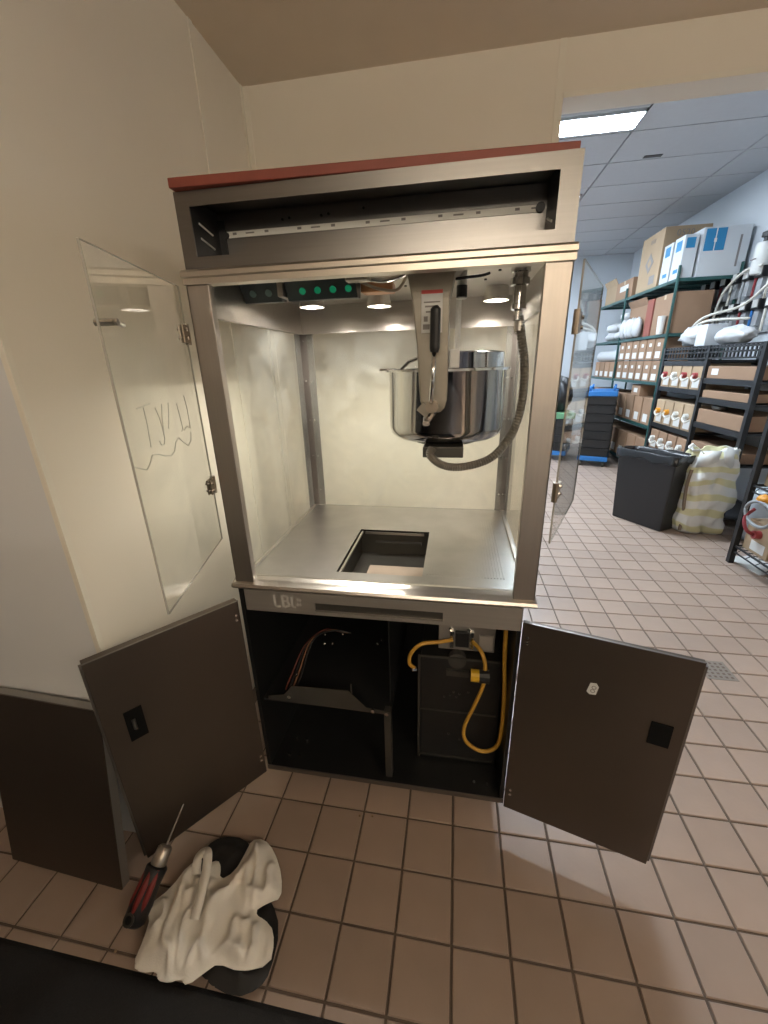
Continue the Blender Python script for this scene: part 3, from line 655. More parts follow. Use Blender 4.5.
# cloth and black sheet: draped meshes from a floor outline
def inside(p, poly):
    c = False; n = len(poly)
    for i in range(n):
        a, b_ = poly[i], poly[i - 1]
        if (a[1] > p[1]) != (b_[1] > p[1]) and p[0] < (b_[0] - a[0]) * (p[1] - a[1]) / (b_[1] - a[1]) + a[0]: c = not c
    return c
def edge_d(p, poly):
    best = 9
    for i in range(len(poly)):
        a, b_ = Vector(poly[i - 1]), Vector(poly[i]); q = Vector(p); ab = b_ - a
        t = max(0, min(1, (q - a).dot(ab) / max(ab.dot(ab), 1e-9))); best = min(best, (a + ab * t - q).length)
    return best
def chaikin(p, n=2):
    for _ in range(n):
        q = []
        for i in range(len(p)):
            a, b2 = p[i], p[(i + 1) % len(p)]
            q += [(a[0] * .75 + b2[0] * .25, a[1] * .75 + b2[1] * .25), (a[0] * .25 + b2[0] * .75, a[1] * .25 + b2[1] * .75)]
        p = q
    return p
def nearest(p, poly):
    best = (9, None)
    for i in range(len(poly)):
        a, b2 = Vector(poly[i - 1]), Vector(poly[i]); q = Vector(p); ab = b2 - a
        t = max(0, min(1, (q - a).dot(ab) / max(ab.dot(ab), 1e-9))); c = a + ab * t; d = (c - q).length
        if d < best[0]: best = (d, c)
    return best
def drape(poly, step, base, amp, fold, freq, seed):
    poly = chaikin(poly, 1)
    xs = [p[0] for p in poly]; ys = [p[1] for p in poly]; mb = MB(); idx = {}
    nx = int((max(xs) - min(xs)) / step) + 3; ny = int((max(ys) - min(ys)) / step) + 3; x0, y0 = min(xs) - step, min(ys) - step
    H = {}
    for i in range(nx):
        for j in range(ny):
            p = (x0 + i * step, y0 + j * step)
            e, c = nearest(p, poly)
            if not inside(p, poly):
                if e > step * .95: continue
                p = (c.x, c.y); e = 0.0
            k = min(1, e / .035); k = k * k * (3 - 2 * k)
            n1 = mnoise.noise(Vector((p[0] * freq + seed, p[1] * freq * .8, seed)))
            n2 = mnoise.noise(Vector((p[0] * freq * 1.5 + p[1] * 7 + seed, p[1] * freq * .9, seed + 4)))
            ridge = 1 - abs(n2) * 2
            z = base + .004 + k * (amp * (.55 + .6 * n1) + fold * max(0, ridge) ** 2)
            idx[(i, j)] = len(mb.v); mb.v.append((p[0], p[1], z))
    for (i, j), a in idx.items():
        q = [(i, j), (i + 1, j), (i + 1, j + 1), (i, j + 1)]
        if all(c in idx for c in q): mb.f.append(tuple(idx[c] for c in q))
        else:
            for tri in ((0, 1, 2), (0, 2, 3), (0, 1, 3), (1, 2, 3)):
                if all(q[t] in idx for t in tri) and sum(c in idx for c in q) == 3: mb.f.append(tuple(idx[q[t]] for t in tri))
    return mb
bpoly = [(-.175, -.29), (-.180, -.20), (-.142, -.164), (-.06, -.158), (-.010, -.20), (.03, -.27), (.101, -.305), (.15, -.36), (.160, -.446), (.144, -.48), (.091, -.505), (.0, -.49), (-.10, -.44)]
dbk = drape(bpoly, .008, .014, .010, .008, 16, 3.1).build('plastic_sheet', BCLOTH, smooth=True, label='crumpled black plastic sheet lying under the white cloth', cat='plastic sheet')
wpoly = [(-.200, -.500), (-.165, -.506), (-.130, -.497), (-.118, -.512), (-.085, -.512), (-.060, -.500), (-.036, -.510), (.000, -.476), (.020, -.458), (.086, -.465), (.158, -.440), (.150, -.395), (.125, -.362), (.060, -.346), (.095, -.318), (.130, -.302), (.110, -.25), (.060, -.19), (.008, -.160), (-.030, -.170), (-.032, -.205), (-.040, -.262), (-.075, -.290), (-.090, -.255), (-.110, -.240), (-.135, -.255), (-.140, -.290), (-.160, -.250), (-.195, -.265), (-.210, -.330), (-.245, -.375), (-.250, -.395), (-.225, -.400), (-.210, -.440)]
dw = drape(wpoly, .0048, .030, .026, .024, 17, 5.3)
CT = empty('white_cloth', (-.04, -.35, .012), 0, 'crumpled white cloth heaped on the floor in front of the machine', 'cloth')
dw.build('cloth_body', CLOTH, CT, smooth=True, solid=.003)
loop = smooth_path([(-.135, -.305, .075), (-.142, -.275, .100), (-.120, -.262, .108), (-.100, -.30, .098), (-.085, -.36, .085), (-.080, -.40, .068)], 8)
lm = MB(); lv_ = []; 
for i, p in enumerate(loop):
    d = (loop[min(i + 1, len(loop) - 1)] - loop[max(i - 1, 0)]).normalized(); n = d.cross(Vector((0, 0, 1)));
    n = n.normalized() if n.length > .05 else Vector((1, 0, 0))
    lv_ += [p + n * .013, p - n * .013]
lm.add(lv_, [(2 * i, 2 * i + 1, 2 * i + 3, 2 * i + 2) for i in range(len(loop) - 1)])
lm.build('apron_strap', CLOTH, CT, smooth=True, solid=.003)
# crumbs
for k, (x, y) in enumerate(((-.285, -.47), (.345, -.015), (.30, -.02))):
    MB().ball((x, y, .004), .004, 8).build('popcorn_crumb', CARDL, label=['tiny pale crumb on the grout beside the mat edge', 'tiny pale crumb near the bottom rail of the machine', 'second tiny crumb left of the one by the machine rail'][k], cat='crumb')
# floor drain
FD = empty('floor_drain', (1.93, .945, 0), 0, 'small steel floor drain grate behind the right cabinet door', 'drain')
B(1.86, 2.00, .875, 1.015, -.004, .0015).build('drain_plate', mat('drain_steel', (.25, .215, .185), .5, .4), FD)
for i in range(5):
    for k in range(5): B(1.874 + i * .025, 1.886 + i * .025, .889 + k * .025, .901 + k * .025, .0016, .0021).build('drain_hole', GROUT, FD)

# ------------------------------------------------------------------ store room
ORD = ('nearest', 'second nearest', 'third nearest', 'fourth nearest', 'fifth nearest', 'sixth nearest', 'seventh nearest', 'farthest')
def carton(name, x0, x1, y0, y1, z0, z1, m, label, cat='box', group=None, labels=(), open_top=False, tape=True, rot=0.0):
    e = empty(name, ((x0 + x1) / 2, (y0 + y1) / 2, z0), 0, label, cat, group)
    R_ = Matrix.Translation(((x0 + x1) / 2, (y0 + y1) / 2, 0)) @ Matrix.Rotation(rot, 4, 'Z') @ Matrix.Translation((-(x0 + x1) / 2, -(y0 + y1) / 2, 0))
    if open_top:
        m_ = MB(); t = .006
        m_.box(x0, x0 + t, y0, y1, z0, z1, R_); m_.box(x1 - t, x1, y0, y1, z0, z1, R_); m_.box(x0, x1, y0, y0 + t, z0, z1, R_); m_.box(x0, x1, y1 - t, y1, z0, z1, R_); m_.box(x0, x1, y0, y1, z0, z0 + t, R_)
        m_.build('body', m, e)
        B(x0 - .002, x0 + .004, y0 + .01, y1 - .01, z1, z1 + .10, R_ @ Matrix.Translation((x0, 0, z1)) @ Matrix.Rotation(-.5, 4, 'Y') @ Matrix.Translation((-x0, 0, -z1))).build('flap', m, e)
        B(x1 - .004, x1 + .002, y0 + .01, y1 - .01, z1, z1 + .10, R_).build('flap', m, e)
    else:
        B(x0, x1, y0, y1, z0, z1, R_).build('body', m, e, bevel=.004)
        if tape: B(x0 - .001, x1 + .001, (y0 + y1) / 2 - .025, (y0 + y1) / 2 + .025, z1 - .05, z1 + .001, R_).build('tape', TAPE, e)
    for (face, a0, a1, b0, b1, lm_) in labels:     # fractions on face -x or -y
        if face == 'x': B(x0 - .002, x0, y0 + a0 * (y1 - y0), y0 + a1 * (y1 - y0), z0 + b0 * (z1 - z0), z0 + b1 * (z1 - z0), R_).build('label', lm_, e)
        else: B(x0 + a0 * (x1 - x0), x0 + a1 * (x1 - x0), y0 - .002, y0, z0 + b0 * (z1 - z0), z0 + b1 * (z1 - z0), R_).build('label', lm_, e)
    return e

# green wire shelving
GS = empty('green_shelving_unit', (3.25, 6.0, 0), 0, 'tall dark green wire shelving unit along the store room wall', 'shelving')
GX0, GX1, GY0, GY1 = 3.0, 3.62, 4.69, 7.36
GZ = (.15, .685, 1.215, 1.765, 2.335)
for x in (GX0, GX1):
    for y in (GY0, 6.20, GY1):
        MB().tube([(x, y, 0), (x, y, 2.46)], .016, 8).build('post', GREENS, GS)
for z in GZ:
    m_ = MB()
    for y0, y1 in ((GY0, 6.20), (6.20, GY1)):
        m_.box(GX0 - .006, GX0 + .010, y0, y1, z - .035, z); m_.box(GX1 - .010, GX1 + .006, y0, y1, z - .035, z)
        for y in (y0, y1): m_.box(GX0, GX1, y - .008, y + .008, z - .035, z)
    for k in range(21):
        x = GX0 + .02 + k * .028; m_.box(x, x + .012, GY0, GY1, z - .012, z - .003)
    for k in range(9):
        y = GY0 + .1 + k * .31; m_.box(GX0, GX1, y, y + .01, z - .020, z - .012)
    m_.build('shelf', GREENS, GS)
# top shelf
bc = carton('large_carton', 3.03, 3.54, 5.32, 5.96, 2.335, 2.99, CARDL, 'largest brown carton standing on the top green shelf', tape=False)
text_mb('0520', .10, Matrix.Translation((3.26, 5.3185, 2.915)) @ Matrix.Rotation(math.pi / 2, 4, 'X')).build('printed_number', GREYINK, bc)
text_mb('0520', .07, Matrix.Translation((3.0285, 5.62, 2.90)) @ Matrix.Rotation(-math.pi / 2, 4, 'Z') @ Matrix.Rotation(math.pi / 2, 4, 'X')).build('printed_number', GREYINK, bc)
dm = Matrix.Translation((3.0285, 5.64, 2.66)) @ Matrix.Rotation(math.radians(45), 4, 'X')
B(-.001, .001, -.085, .085, -.085, .085, dm).build('printed_mark', GREYINK, bc); B(-.0016, -.001, -.04, .04, -.04, .04, dm).build('printed_mark', CARDL, bc)
B(3.028, 3.0295, 5.42, 5.58, 2.40, 2.50).build('printed_mark', GREYINK, bc)
carton('carton', 3.02, 3.34, 6.08, 6.72, 2.335, 2.59, CARD, 'medium brown carton with white label at far end of top green shelf', labels=(('x', .25, .75, .45, .75, PAPER),))
carton('open_carton', 3.05, 3.42, 6.76, 7.30, 2.335, 2.60, CARDL, 'open carton with raised flaps at the far end of the top green shelf', open_top=True)
def blue_label(e, x0, x1, y, z0, z1):
    B(x0, x1, y - .003, y, z0, z1).build('blue_label', BLUEL, e)
    w_ = (x1 - x0); B(x0 + .48 * w_, x0 + .53 * w_, y - .004, y - .003, z0, z1).build('label_stripe', PAPER, e)
    B(x0 + .44 * w_, x0 + .57 * w_, y - .0045, y - .004, z0 + .38 * (z1 - z0), z0 + .55 * (z1 - z0)).build('label_mark', PAPER, e)
wb1 = carton('white_carton', 3.175, 3.64, 4.70, 5.14, 2.335, 2.81, WBOX, 'large white carton with a blue label and white stripe on the top shelf', tape=False)
blue_label(wb1, 3.20, 3.40, 4.70, 2.585, 2.795)
B(3.54, 3.56, 4.697, 4.70, 2.42, 2.72).build('printed_mark', GREYINK, wb1)
for k, (ya, lab) in enumerate(((4.72, 'nearer of two narrow white cartons with blue marks on the top shelf'), (4.98, 'farther of two narrow white cartons with blue marks on the top shelf'))):
    e = carton('narrow_white_carton', 3.01, 3.15, ya, ya + .22, 2.335, 2.76 - .01 * k, WBOX, lab, tape=False, group='narrow white cartons')
    B(3.008, 3.01, ya + .05, ya + .17, 2.62, 2.72).build('blue_label', BLUEL, e)
    B(3.03, 3.12, ya - .002, ya, 2.63, 2.73).build('blue_label', BLUEL, e)
    B(3.008, 3.01, ya + .05, ya + .15, 2.40, 2.44).build('printed_mark', BLUEL, e)
# second shelf (z 1.765)
def lumpy(name, c, r, m, label, cat, seed, group=None, n=14, f=5.0, a=.22, flat=True):
    mb = MB(); seg = n * 2
    for i in range(n + 1):
        th = math.pi * i / n
        for k in range(seg):
            ph = 2 * math.pi * k / seg; d = Vector((math.sin(th) * math.cos(ph), math.sin(th) * math.sin(ph), math.cos(th)))
            q = 1 + a * mnoise.noise(d * f * .5 + Vector((seed, 0, 0))) + a * .6 * mnoise.noise(d * f * 1.3 + Vector((0, seed, 0)))
            p = Vector((d.x * r[0], d.y * r[1], d.z * r[2])) * q
            if flat: p.z = max(p.z, -r[2] * .85)
            mb.v.append((c[0] + p.x, c[1] + p.y, c[2] + p.z))
    for i in range(n):
        for k in range(seg): mb.f.append((i * seg + k, i * seg + (k + 1) % seg, (i + 1) * seg + (k + 1) % seg, (i + 1) * seg + k))
    return mb.build(name, m, smooth=True, label=label, cat=cat, group=group)
S2 = 1.765
for k in range(3):
    lumpy('sleeve_pack', (3.13 + .02 * k, 6.42 + .0 * k, S2 + .072 + .13 * k), (.12, .19, .075), BAGW, ('bottom', 'middle', 'top')[k] + ' white film pack in the pile left of the green middle post', 'pack', 3 + k, 'white packs on the second shelf', n=9)
for k in range(2):
    lumpy('sleeve_pack', (3.13, 6.85 + .0 * k, S2 + .072 + .13 * k), (.12, .17, .075), BAGW, ('lower', 'upper')[k] + ' white film pack at the far end of the second green shelf', 'pack', 13 + k, 'white packs at the shelf end', n=9)
oc = carton('open_carton', 3.05, 3.40, 5.46, 6.08, S2, S2 + .40, CARD, 'open brown carton holding white packs on the second green shelf', open_top=True)
for k in range(4):
    lumpy('cup_pack', (2.985 - 0.01 * (k % 2), 5.56 + .15 * k, S2 + .125), (.055, .085, .135), BAGW, ORD[k] + ' white pack standing before the open carton on the second shelf', 'pack', 23 + k, 'white packs before the open carton', n=8)
carton('red_carton', 3.02, 3.36, 5.26, 5.44, S2, S2 + .44, REDC, 'narrow red brown carton on the second green shelf', tape=False)
carton('carton', 3.03, 3.42, 4.72, 5.24, S2, S2 + .44, CARD, 'plain brown carton at the near end of the second green shelf')
cs_ = MB().lathe([(.001, 0), (.035, 0), (.045, .20), (.001, .20)], (2.985, 4.86, S2), 16); cs_.build('cup_sleeve', WHITE, smooth='auto', label='white stack of cups at the near end of the second green shelf', cat='cups')
# third and lower shelves: cartons with white labels
for tier in range(2):
    for k in range(6):
        y0 = 4.76 + k * .235
        carton('labelled_carton', 3.01, 3.32, y0, y0 + .21, 1.215 + tier * .262, 1.215 + tier * .262 + .25, CARD, ORD[k] + ' brown carton with white label, %s tier of the third green shelf' % ('lower', 'upper')[tier],
               group='labelled cartons on the third shelf, %s tier' % ('lower', 'upper')[tier], labels=(('x', .2, .8, .08, .38, PAPER), ('x', .35, .65, .62, .78, PAPER)), tape=False)
for k in range(4):
    y0 = 6.26 + k * .24
    carton('labelled_carton', 3.01, 3.32, y0, y0 + .21, 1.215, 1.215 + .24, CARD, ORD[k] + ' labelled carton under the white roll, far bay of third shelf', group='labelled cartons in the far bay', labels=(('x', .2, .8, .08, .4, PAPER),), tape=False)
MB().tube([(3.10, 6.28, 1.455 + .085), (3.10, 7.2, 1.455 + .085)], .085, 16).build('film_roll', BAGW, smooth='auto', label='white film roll lying on cartons in the far bay of third shelf', cat='roll')
for k in range(5):
    y0 = 4.76 + k * .28
    carton('labelled_carton', 3.01, 3.36, y0, y0 + .25, .685, .685 + .33, CARD, ORD[k] + ' brown carton with white label, near bay of fourth green shelf', group='cartons on the fourth shelf', labels=(('x', .25, .75, .1, .4, PAPER),), tape=False)
carton('labelled_carton', 3.02, 3.36, 5.20, 5.48, 1.02, 1.16, CARD, 'low carton stacked on the cartons of the fourth green shelf', labels=(('x', .3, .7, .3, .7, PAPER),), tape=False)
for k in range(4):
    y0 = 6.26 + k * .27
    carton('labelled_carton', 3.01, 3.36, y0, y0 + .24, .685, .685 + .34, CARD, ORD[k] + ' brown carton in the far bay of the fourth green shelf', group='far cartons on the fourth shelf', labels=(('x', .25, .75, .1, .4, PAPER),), tape=False)
for k in range(8):
    y0 = 4.76 + k * .30
    carton('labelled_carton', 3.01, 3.36, y0, y0 + .27, .15, .15 + .36, CARD, ORD[k] + ' brown carton on the bottom green shelf near the floor', group='cartons on the bottom shelf', labels=(('x', .25, .75, .1, .4, PAPER),), tape=False)

# black syrup rack
BR = empty('black_syrup_rack', (3.25, 3.8, 0), 0, 'black steel rack of syrup boxes behind the bin and sack', 'rack')
ys = (2.95, 3.72, 4.62)
for x in (3.0, 3.44):
    for y in ys: B(x - .02, x + .02, y - .02, y + .02, 0, 1.60).build('post', BRACK, BR)
for y0, y1, zs in ((ys[1], ys[2], (.12, .46, .76, 1.18, 1.46)), (ys[0], ys[1], (.12, .60, .88, 1.12, 1.30))):
    for z in zs:
        m_ = MB(); m_.box(2.985, 3.01, y0, y1, z - .05, z); m_.box(3.43, 3.455, y0, y1, z - .05, z); m_.box(3.01, 3.43, y0, y1, z - .025, z - .012)
        m_.build('shelf', BRACK, BR)
# top grating with bars
m_ = MB()
for y0, y1 in ((ys[0], ys[1]), (ys[1], ys[2])):
    for z in (1.585, 1.545, 1.49): m_.box(2.985, 3.005, y0, y1, z - .016, z)
    n_ = 14
    for k in range(n_ + 1):
        y = y0 + (y1 - y0) * k / n_; m_.box(2.99, 3.0, y - .008, y + .008, 1.48, 1.59)
    m_.box(2.99, 3.45, y0, y1, 1.590, 1.600)
m_.build('top_grating', BRACK, BR)
def syrup(y0, y1, z0, z1, label, group, capc, lid):
    e = carton('syrup_box', 2.99, 3.40, y0, y1, z0, z1, CARDL if lid else CARD, label, 'box', group, labels=(('x', .1, .75, .08, .42, PAPER),), tape=False)
    cy = (y0 + y1) / 2; zc = z0 + .55 * (z1 - z0)
    MB().tube([(2.99, cy, zc), (2.955, cy, zc)], .030, 12).build('valve_cap', capc, e)
    MB().tube(smooth_path([(2.955, cy, zc), (2.93, cy - .03, zc - .02), (2.935, cy - .08, zc - .05), (2.96, cy - .12, zc - .02)], 5), .010, 6).build('hose', TUBE, e)
caps = (PINKP, WHITE, PINKP, PINKP); caps2 = (ORANGE, ORANGE, WHITE, WHITE)
nm = ('farthest', 'second farthest', 'second nearest', 'nearest')
for k in range(4):
    y1 = 4.58 - k * .212
    syrup(y1 - .19, y1, 1.18, 1.43, nm[k] + ' syrup box on the upper shelf of the black rack', 'syrup boxes, upper shelf', caps[k], 1)
    syrup(y1 - .19, y1, .76, 1.03, nm[k] + ' syrup box on the middle shelf of the black rack', 'syrup boxes, middle shelf', caps2[k], 1)
    syrup(y1 - .19, y1, .46, .68, nm[k] + ' syrup box on the low shelf of the black rack', 'syrup boxes, low shelf', WHITE, 0)
for z, h, lab in ((1.30, .11, 'topmost long brown carton lying in the near bay of black rack'), (1.12, .07, 'thin long carton below the topmost in near bay of black rack'), (.88, .13, 'thickest long brown carton in near bay of black rack'), (.60, .09, 'lowest long brown carton in the near bay of black rack')):
    carton('long_carton', 3.0, 3.38, 2.985, 3.69, z, z + h, CARD, lab, tape=False, labels=(('x', .75, .9, .3, .8, PAPER),) if z > 1.2 else ())
lumpy('rag', (3.05, 3.45, 1.04), (.05, .09, .03), DARKG, 'dark grey rag lying on the thick carton in the black rack', 'rag', 4.4)
# bags and box on top of the rack
lumpy('plastic_bag', (3.16, 4.36, 1.60 + .105), (.13, .20, .11), BAGW, 'crumpled white plastic bag at far end of the black rack top', 'bag', 2.2, f=7)
lumpy('plastic_bag', (3.12, 3.62, 1.60 + .075), (.12, .22, .085), BAGW, 'flat crumpled white plastic bag at the near end of black rack top', 'bag', 6.1, f=7)
carton('small_white_box', 3.02, 3.20, 3.90, 4.08, 1.60, 1.80, WBOX, 'small white box between two plastic bags on the black rack', tape=False)
# syrup pumps on the wall
def pump(y, z, label, group, tubec):
    e = empty('syrup_pump', (3.595, y, z - .11), 0, label, 'pump', group)
    B(3.555, 3.655, y - .06, y + .06, z - .05, z + .05).build('pump_body', BLACKP, e, bevel=.006)
    B(3.547, 3.555, y - .045, y + .03, z - .03, z + .045).build('pump_face', WHITE, e)
    B(3.585, 3.645, y - .035, y + .035, z - .20, z - .05).build('pump_chamber', mat('grey_chamber', (.32, .33, .34), .4), e)
    MB().tube([(3.575, y + .05, z - .05), (3.575, y + .055, z - .26)], .012, 6).build('tube', tubec, e)
wall_rail = MB()
PR = empty('pump_board', (3.665, 4.3, 1.85), 0, 'pale metal board on the store wall behind the syrup pumps', 'board')
B(3.655, 3.683, 3.60, 5.45, 2.03, 2.32).build('upper_board', mat('board_grey', (.40, .42, .44), .5, .3), PR); B(3.655, 3.683, 3.60, 5.45, 1.72, 2.02).build('lower_board', MATS['board_grey'], PR)
for k in range(7):
    pump(5.27 - .20 * k, 2.29, ORD[6 - k] + ' white faced syrup pump in the upper row on the wall', 'upper syrup pumps', (TUBE, MATS['board_grey'], REDR, TUBE, MATS['board_grey'], REDR, TUBE)[k])
    pump(5.20 - .20 * k, 1.985, ORD[6 - k] + ' white faced syrup pump in the lower row on the wall', 'lower syrup pumps', (TUBE, REDR, TUBE, MATS['board_grey'], REDR, BLUEP, TUBE)[k])
for k, pts in enumerate(([(3.515, 4.75, 1.66), (3.495, 4.78, 1.85), (3.495, 4.70, 2.15), (3.515, 4.45, 2.32), (3.535, 4.2, 2.34)], [(3.20, 4.60, 1.63), (3.18, 4.55, 1.78), (3.22, 4.40, 1.90), (3.455, 4.25, 1.98), (3.515, 4.05, 2.12), (3.545, 3.95, 2.25)],
                         [(3.15, 4.50, 1.72), (3.17, 4.42, 1.82), (3.25, 4.3, 1.86), (3.485, 4.1, 1.85)])):
    MB().tube(smooth_path(pts, 8), .014, 7).build('syrup_tube', TUBE, smooth=True, label=('tallest pale tube looping up beside the upper syrup pumps', 'pale tube rising diagonally from the rack to the pumps', 'short pale tube curling over the crumpled bag')[k], cat='tube')
CN = empty('filter_canister', (3.535, 4.32, 2.25), 0, 'white canister with black head mounted above the syrup pumps', 'canister')
MB().lathe([(.001, 2.27), (.07, 2.27), (.08, 2.29), (.08, 2.52), (.07, 2.55), (.001, 2.55)], (3.575, 4.30, 0), 18).build('canister_body', WHITE, CN, smooth='auto')
MB().lathe([(.001, 2.55), (.03, 2.55), (.03, 2.60), (.05, 2.60), (.05, 2.64), (.001, 2.66)], (3.575, 4.30, 0), 14).build('canister_head', BLACKP, CN)
B(3.555, 3.595, 4.12, 4.30, 2.60, 2.63).build('head_lever', BLACKP, CN); B(3.490, 3.496, 4.26, 4.34, 2.40, 2.41).build('printed_mark', GREYINK, CN)
MB().tube(smooth_path([(3.575, 4.2, 2.615), (3.555, 4.14, 2.55), (3.565, 4.14, 2.42), (3.595, 4.18, 2.34)], 6), .014, 8).build('strap', BLACKP, CN)

# waste bin
a_ = Vector((2.189, 3.242)); b_ = Vector((2.467, 2.822)); ex = (b_ - a_).normalized(); ang = math.atan2(ex.y, ex.x)
TB = Matrix.Translation((2.405, 3.075, 0)) @ Matrix.Rotation(ang, 4, 'Z')
WB = empty('waste_bin', (2.405, 3.075, 0), 0, 'black rectangular waste bin with black liner beside the striped sack', 'bin')
m_ = MB(); o_ = (-.245, .245, -.095, .095); t_ = (-.272, .272, -.118, .118); i_ = (-.275, .275, -.195, .195)
m_.frustum(o_, t_, 0.0, .68, TB); m_.f.pop(1)
m_.build('bin_body', BIN, WB, bevel=.01)
m_ = MB(); vs = []; n_ = 64
for r_, (gx, gy, z) in enumerate(((.235, .085, .40), (.262, .108, .66), (.278, .124, .700), (.286, .132, .690), (.284, .130, .62))):
    for k in range(n_):
        t = 2 * math.pi * k / n_; c, s_ = math.cos(t), math.sin(t); q = 1 / max(abs(c), abs(s_)); x, y = c * q * gx, s_ * q * gy
        x = max(-gx, min(gx, x)); y = max(-gy, min(gy, y)); nn = mnoise.noise(Vector((x * 9, y * 9, r_ * 1.7)))
        dz = .020 * nn * (1 if r_ in (2, 3) else 2 if r_ == 4 else 0); k_ = 1 + .02 * mnoise.noise(Vector((x * 14, y * 14, 3 + r_)))
        m_.v.append(tuple(TB @ Vector((x * k_, y * k_, z + dz))))
for r_ in range(4):
    for k in range(n_): m_.f.append((r_ * n_ + k, r_ * n_ + (k + 1) % n_, (r_ + 1) * n_ + (k + 1) % n_, (r_ + 1) * n_ + k))
m_.f.append(tuple(range(n_)))
m_.build('bin_liner', LINER, WB, smooth=True)

# striped sack
def sack():
    mb = MB(); n = 72; rows0 = [(0.0, .15, .13, 0, 0), (.02, .19, .17, 0, 0), (.10, .215, .20, .01, 0), (.25, .225, .20, .02, .01), (.40, .22, .19, .03, .02), (.54, .215, .18, .045, .03), (.64, .20, .165, .05, .04), (.71, .185, .15, .05, .04), (.745, .20, .15, .04, .05), (.70, .16, .12, .05, .04), (.63, .10, .08, .05, .04)]
    rows = []
    for q in range(len(rows0) - 1):
        for k in range(4): rows.append([rows0[q][c] + (rows0[q + 1][c] - rows0[q][c]) * k / 4 for c in range(5)])
    rows.append(rows0[-1])
    for r_, (z, rx_, ry_, ox, oy) in enumerate(rows):
        for k in range(n):
            t = 2 * math.pi * k / n; c, s_ = math.cos(t), math.sin(t)
            e_ = (abs(c) ** 3 + abs(s_) ** 3) ** (-1 / 3)
            nn = mnoise.noise(Vector((c * 1.6, s_ * 1.6, z * 4.5))) * .045 + mnoise.noise(Vector((c * 3.5, s_ * 3.5, z * 9 + 3))) * .030 + (1 - abs(mnoise.noise(Vector((c * 5 + z * 6, s_ * 5, z * 7 + 9)))) * 2) * .016
            zz = z + (mnoise.noise(Vector((c * 2.2, s_ * 2.2, 7))) * .06 if r_ > 25 else 0)
            mb.v.append((2.785 + ox * .6 + c * e_ * (rx_ * .90 + nn * .9), 2.92 + oy * .6 + s_ * e_ * (ry_ * .70 + nn * .9), max(0.0, zz)))
    for r_ in range(len(rows) - 1):
        for k in range(n): mb.f.append((r_ * n + k, r_ * n + (k + 1) % n, (r_ + 1) * n + (k + 1) % n, (r_ + 1) * n + k))
    mb.f.append(tuple(range(n))); mb.f.append(tuple(range(len(mb.v) - n, len(mb.v))))
    return mb
SK = empty('striped_sack', (2.80, 2.92, 0), 0, 'full white sack with yellow stripes beside the waste bin', 'sack')
so = sack().build('sack_body', SACK, SK, smooth=True)
vm = Matrix.Rotation(.3, 4, 'Z')
MB().add([(2.660, 2.860, .735), (2.720, 2.800, .75), (2.780, 2.785, .76), (2.640, 2.840, .60), (2.690, 2.775, .63), (2.760, 2.770, .67)], [(0, 1, 4, 3), (1, 2, 5, 4)]).build('folded_flap', WHITE, SK, solid=.004, smooth=True)
MB().add([(2.800, 2.800, .76), (2.870, 2.810, .77), (2.940, 2.850, .76), (2.810, 2.770, .66), (2.870, 2.770, .61), (2.940, 2.820, .68)], [(0, 1, 4, 3), (1, 2, 5, 4)]).build('folded_flap', WHITE, SK, solid=.004, smooth=True)
MB().tube(smooth_path([(2.620, 2.850, .58), (2.605, 2.840, .45), (2.610, 2.830, .30), (2.620, 2.820, .16), (2.615, 2.810, .03)], 6), .014, 8).build('tie_rope', mat('brown_rope', (.20, .15, .11), .7), SK)
lumpy('plastic_bag', (3.10, 2.66, .24), (.12, .12, .27), mat('clear_film_bag', (.36, .40, .44), .15), 'translucent grey plastic bag slumped behind the striped sack', 'bag', 5.3, f=6)

# crates on blue dollies
def dolly(x, y, rot, z, label, inverted=False):
    u = Matrix.Translation((x, y, 0)) @ Matrix.Rotation(rot, 4, 'Z')
    D_ = empty('blue_dolly', (x, y, z), 0, label, 'dolly')
    h = .07; z0 = z + (.085 if not inverted else 0)
    m_ = MB(); m_.box(-.20, .20, -.30, -.24, z0, z0 + h, u); m_.box(-.20, .20, .24, .30, z0, z0 + h, u); m_.box(-.20, -.14, -.24, .24, z0, z0 + h, u); m_.box(.14, .20, -.24, .24, z0, z0 + h, u); m_.box(-.14, .14, -.03, .03, z0, z0 + h, u)
    m_.build('deck', BLUEP, D_, bevel=.006)
    for sx in (-.15, .15):
        for sy in (-.24, .24):
            zc = z + .042 if not inverted else z + h + .035
            MB().tube([u @ Vector((sx - .014, sy, zc)), u @ Vector((sx + .014, sy, zc))], .042 if not inverted else .034, 14).build('wheel', DARKG if not inverted else BLUEP, D_)
    return u
